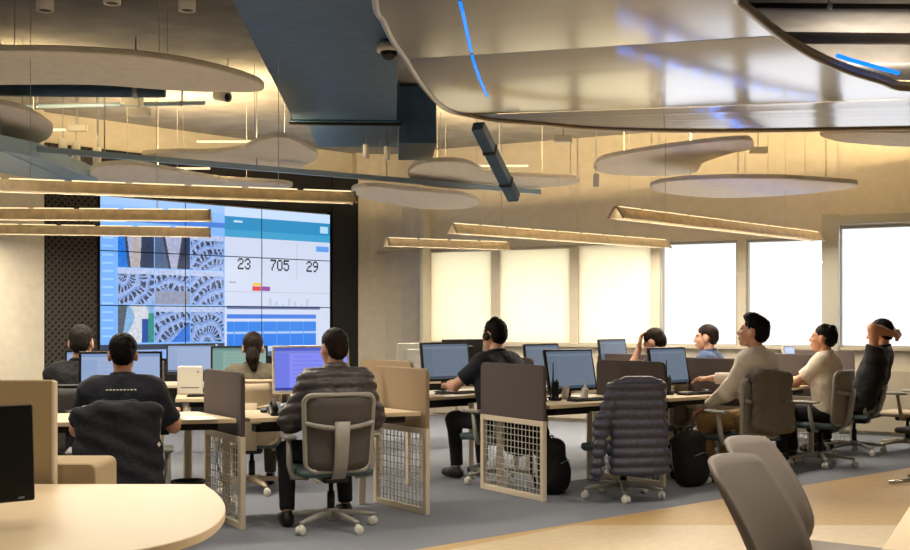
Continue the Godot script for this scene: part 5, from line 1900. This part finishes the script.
func small_things() -> void:
	var t := 0.74
	monitor(W(Vector2(-2.33, 8.02), t), 15, 0.56, "screen_lists", "black-framed lit monitor before the navy-shirt man", {"ratio": 0.63})
	monitor(W(Vector2(-1.08, 8.62), t), 17, 0.58, "screen_violet", "violet-lit monitor before the man in the puffer jacket", {"body": "white_plastic", "ratio": 0.62, "lift": 0.11})
	monitor(W(Vector2(0.97, 9.72), t), 36, 0.54, "screen_slate", "tilted monitor before the quilted jacket's chair, with a radio", {"lift": 0.06, "tilt": -12.0, "ratio": 0.66})
	monitor(W(Vector2(1.93, 10.42), t), 42, 0.54, "screen_slate", "monitor above the quilted jacket, before the hoodie man", {"lift": 0.07, "tilt": -10.0, "ratio": 0.64})
	monitor(W(Vector2(0.84, 11.18), t), 44, 0.5, "screen_slate", "monitor behind the brown mesh divider beside the headset man", {"lift": 0.12})
	monitor(W(Vector2(1.66, 12.14), t), 48, 0.5, "screen_slate", "small far monitor below the second cream blind", {"lift": 0.15})
	monitor(W(Vector2(-0.09, 10.56), t), 36, 0.54, "screen_slate", "monitor before the man with the headset", {"lift": 0.1, "tilt": -8.0, "ratio": 0.66})
	monitor(W(Vector2(-1.92, 10.24), t), 10, 0.5, "screen_mint", "greenish-lit monitor beyond the woman with tied hair", {"lift": 0.12})
	monitor(W(Vector2(-2.98, 9.55), t), 8, 0.5, "screen_lists", "monitor before the man by the black panel", {"lift": 0.1})
	monitor(W(Vector2(0.08, 12.72), t), 205, 0.5, "screen_slate", "dark back of a monitor in the front row below the first blind", {"lift": 0.14})
	monitor(W(Vector2(-0.42, 12.42), t), 205, 0.44, "screen_slate", "pale back of a monitor in the front row by the plain wall", {"lift": 0.14, "body": "white_plastic"})
	monitor(W(Vector2(3.58, 12.35), t), 58, 0.4, "screen_lists", "small bright monitor below the fifth window", {"lift": 0.14, "body": "white_plastic"})
	monitor(G(-58, 530, 0.74), 38, 0.56, "black_plastic", "switched-off black monitor on the rounded near desk", {"ratio": 0.56, "lift": 0.07, "tilt": -4.0})
	monitor(W(Vector2(-2.75, 11.98), t), 12, 0.5, "screen_lists", "monitor in the front row before the video wall", {"lift": 0.1})
	keyboard(W(Vector2(-0.98, 8.32), t), 20, "dark keyboard before the violet-lit monitor")
	keyboard(W(Vector2(-2.2, 7.72), t), 14, "dark keyboard before the navy-shirt man")
	keyboard(W(Vector2(1.12, 9.42), t), 34, "dark keyboard on the desk behind the quilted jacket")
	keyboard(W(Vector2(0.02, 10.28), t), 40, "dark keyboard before the headset man")
	keyboard(W(Vector2(2.15, 10.22), t), 42, "dark keyboard before the man in the beige sweater")
	keyboard(W(Vector2(-2.1, 9.95), t), 12, "dark keyboard before the greenish-lit monitor")
	mouse(W(Vector2(-1.36, 8.2), t), 10, "black mouse at the edge of the brown edge-on divider")
	mouse(W(Vector2(2.28, 10.45), t), 40, "black mouse under the hand of the man in the beige sweater")
	radio(W(Vector2(0.82, 9.42), t), 20, "black radio with a long antenna before the tilted monitor")
	radio(W(Vector2(1.88, 10.15), t), 30, "black radio with a long antenna above the quilted jacket")
	desk_phone(W(Vector2(0.62, 9.35), t), 30, "black desk phone beside the brown mesh divider")
	desk_phone(W(Vector2(-1.20, 8.02), t), 15, "black desk phone beside the brown edge-on divider")
	pot(W(Vector2(1.08, 9.55), t), "small white pump bottle before the tilted monitor", "bottle")
	pot(W(Vector2(0.92, 9.62), t), "small paper cup before the tilted monitor", "cup")
	pot(W(Vector2(-0.42, 8.62), t), "small paper cup on the puffer-jacket man's desk", "cup")
	var pc := thing("computer_case", "white computer case on the desk below the video wall", "computer", W(Vector2(-2.36, 10.25), t), 10)
	var mb := MB.new()
	mb.box(Vector3(0, 0.125, 0), Vector3(0.22, 0.25, 0.1), 0.01)
	put(mb, "case", M.white_plastic, pc)
	mb = MB.new()
	mb.box(Vector3(0, 0.06, 0.051), Vector3(0.16, 0.008, 0.004), 0.001)
	put(mb, "slot", M.chair_mesh, pc)
	mb = MB.new()
	mb.lathe([Vector2(0, 0), Vector2(0.01, 0), Vector2(0.01, 0.004), Vector2(0, 0.004)], Transform3D(Basis(Vector3.RIGHT, PI / 2), Vector3(0.07, 0.2, 0.05)), 10)
	put(mb, "power_button", M.steel, pc)
	for k in [[Vector2(-1.72, 7.72), 20.0, "white sheet of paper beside the navy-shirt man's hand"], [Vector2(-1.35, 9.98), 8.0, "white sheet of paper on the woman's desk"], [Vector2(-0.05, 10.02), 30.0, "white sheet of paper on the headset man's desk"]]:
		var pp := thing("paper_sheet", k[2], "paper", W(k[0], t), k[1], "papers on the desks")
		mb = MB.new()
		mb.box(Vector3(0, 0.002, 0), Vector3(0.21, 0.003, 0.297), 0.0005)
		put(mb, "sheet", M.paper, pp)
	backpack(Vector2(0.78, 9.3), 60, 0.95, "black backpack behind the brown mesh divider")
	backpack(Vector2(1.98, 9.72), 40, 1.0, "black backpack beside the chair with the quilted jacket")
	# under the navy-shirt man's desk: bin and power box
	var bin := thing("waste_bin", "black waste bin under the navy-shirt man's desk", "bin", W(Vector2(-1.86, 8.0)))
	mb = MB.new()
	var prof := [Vector2(0, 0), Vector2(0.095, 0), Vector2(0.115, 0.27), Vector2(0.122, 0.275), Vector2(0.122, 0.285), Vector2(0.108, 0.285), Vector2(0.09, 0.02), Vector2(0, 0.02)]
	mb.lathe(prof, Transform3D.IDENTITY, 24)
	put(mb, "bin_wall", M.matte_black, bin)
	var pb := thing("power_box", "white power box on the floor beside the waste bin", "power box", W(Vector2(-1.72, 8.3)), 20)
	mb = MB.new()
	mb.box(Vector3(0, 0.05, 0), Vector3(0.26, 0.1, 0.12), 0.012)
	put(mb, "box", M.white_plastic, pb)
	for x in [-0.08, 0.0, 0.08]:
		mb = MB.new()
		mb.lathe([Vector2(0, 0), Vector2(0.02, 0), Vector2(0.02, 0.004), Vector2(0, 0.004)], Transform3D(Basis.IDENTITY, Vector3(x, 0.099, 0)), 12)
		put(mb, "outlet", M.chair_frame, pb)
	for k in [[[Vector3(-1.62, 0.70, -8.1), Vector3(-1.68, 0.4, -8.12), Vector3(-1.60, 0.12, -8.2), Vector3(-1.72, 0.11, -8.3)], "grey cable hanging to the white power box"], [[Vector3(0.6, 0.745, -9.5), Vector3(0.72, 0.82, -9.55), Vector3(0.8, 0.76, -9.6), Vector3(0.7, 0.746, -9.7)], "tangled black cable behind the desk phone"]]:
		var cb := thing("cable", k[1], "cable", k[0][0])
		mb = MB.new()
		var cv := []
		for i in k[0].size() - 1:
			for s in 5: cv.append(k[0][i].cubic_interpolate(k[0][i + 1], k[0][maxi(i - 1, 0)], k[0][mini(i + 2, k[0].size() - 1)], s / 5.0) - k[0][0])
		mb.tube(cv, 0.006, 6)
		put(mb, "cord", M.chair_frame if k[1].begins_with("grey") else M.matte_black, cb)

func people() -> void:
	var p := person(Vector2(-2.08, 7.2), 14, 1.305, "man in a navy short-sleeved shirt with white back print, seen from behind", {"lean": 8.0, "wide": 1.04, "bulk": 0.010, "hands": [Vector3(-0.22, 0.80, -0.32), Vector3(0.32, 0.80, -0.32)], "hints": [Vector3(-0.5, -1, 0.1), Vector3(0.5, -1, 0.1)], "skin": "skin_tan", "pitch": -6.0, "sleeve": 0.85})
	var mb := MB.new()
	for i in 9:
		var x := -0.085 + i * 0.021
		mb.box(Vector3(x, 0.995, 0.243 - 0.25 * x * x), Vector3(0.014, 0.008, 0.012), 0.001)
	put(mb, "back_print", M.paper, p)
	person(Vector2(-0.81, 7.78), 20, 1.33, "man in a brown-grey quilted puffer jacket seen from behind", {"top": "puffer_cloth", "top_name": "puffer_jacket", "quilted": true, "bulk": 0.016, "wide": 0.98, "sleeve": 1.9, "lean": 8.0, "yaw": 12.0, "hair_mat": "hair_brown", "collar_r": 0.032, "hands": [Vector3(-0.24, 0.79, -0.3), Vector3(0.22, 0.79, -0.3)], "hints": [Vector3(-0.55, -1, 0.1), Vector3(0.55, -1, 0.1)], "feet": [Vector3(-0.3, 0.09, -0.14), Vector3(0.16, 0.09, -0.34)], "knees": [Vector3(-0.27, 0.5, -0.3), Vector3(0.14, 0.5, -0.36)]})
	person(Vector2(-2.86, 8.8), 8, 1.345, "man with cropped grey-brown hair in black by the black panel", {"top": "black_cloth", "hair_mat": "hair_grey", "lean": 6.0, "wide": 1.05})
	person(Vector2(-1.66, 9.45), 8, 1.285, "woman with brown hair tied low, in an olive jacket", {"top": "olive_cloth", "top_name": "jacket", "hair": "bun", "hair_mat": "hair_brown", "sleeve": 1.9, "wide": 0.92, "bulk": 0.006, "lean": 6.0, "legs": "olive_cloth"})
	p = person(Vector2(0.34, 10.0), 38, 1.395, "man in a dark navy polo wearing a black headset", {"lean": 6.0, "hands": [Vector3(-0.2, 0.79, -0.36), Vector3(0.16, 0.79, -0.38)], "hints": [Vector3(-0.9, -0.6, 0.2), Vector3(0.6, -0.8, 0.2)]})
	headset(p, "black headset on the man in the dark navy polo")
	person(Vector2(2.03, 11.0), 52, 1.34, "man in a brown hoodie resting his forehead on his hand", {"top": "hoodie_cloth", "top_name": "hoodie", "hood": true, "sleeve": 1.9, "bulk": 0.012, "lean": 16.0, "pitch": -26.0, "hair_mat": "hair_brown", "hands": [Vector3(-0.07, 1.13, -0.26), Vector3(0.2, 0.79, -0.36)], "hints": [Vector3(-0.3, -1, -0.2), Vector3(0.6, -0.8, 0.2)], "palms": [Vector3(0.3, 0, 1), Vector3(0, -1, 0)], "fingers": [Vector3(0.1, 1, 0.1), Vector3.ZERO]})
	person(Vector2(2.6, 12.0), 60, 1.335, "man in a blue collared shirt in profile before the fourth window", {"top": "blue_cloth", "sleeve": 1.9, "lean": 4.0, "hair_mat": "hair_brown", "yaw": 6.0})
	person(Vector2(2.56, 9.86), 46, 1.425, "man in a beige sweater looking up, hand on his knee", {"top": "sweater_cloth", "top_name": "sweater", "sleeve": 1.85, "lean": 8.0, "pitch": 12.0, "yaw": 8.0, "hair": "tall", "legs": "khaki_cloth", "wide": 0.92, "bulk": 0.0, "hands": [Vector3(-0.17, 0.60, -0.34), Vector3(0.10, 0.82, -0.46)], "hints": [Vector3(-0.5, -0.2, 0.8), Vector3(0.7, -0.7, 0.2)]})
	person(Vector2(3.53, 11.1), 54, 1.34, "man in a cream polo shirt with curly dark hair", {"top": "cream_cloth", "lean": 5.0, "pitch": 8.0, "hair": "curly", "skin": "skin_tan", "hands": [Vector3(-0.14, 0.78, -0.42), Vector3(0.12, 0.80, -0.42)], "hints": [Vector3(-0.6, -0.9, 0.3), Vector3(0.6, -0.9, 0.3)]})
	person(Vector2(4.2, 12.05), 56, 1.42, "man in a black shirt leaning back with hands behind his head", {"top": "black_cloth", "lean": -17.0, "pitch": -4.0, "skin": "skin_tan", "hands": [Vector3(-0.07, 1.17, 0.39), Vector3(0.07, 1.17, 0.39)], "hints": [Vector3(-1, 0.35, -0.9), Vector3(1, 0.35, -0.9)], "palms": [Vector3(0, 0, -1), Vector3(0, 0, -1)], "fingers": [Vector3(1, 0.1, 0.1), Vector3(-1, 0.1, 0.1)], "sleeve": 0.62})

func _ready() -> void:
	rng.seed = 11
	camera_and_light()
	materials()
	room()
	video_wall()
	soffit()
	services()
	clouds()
	lamps()
	spots()
	furniture()
	chairs()
	small_things()
	people()
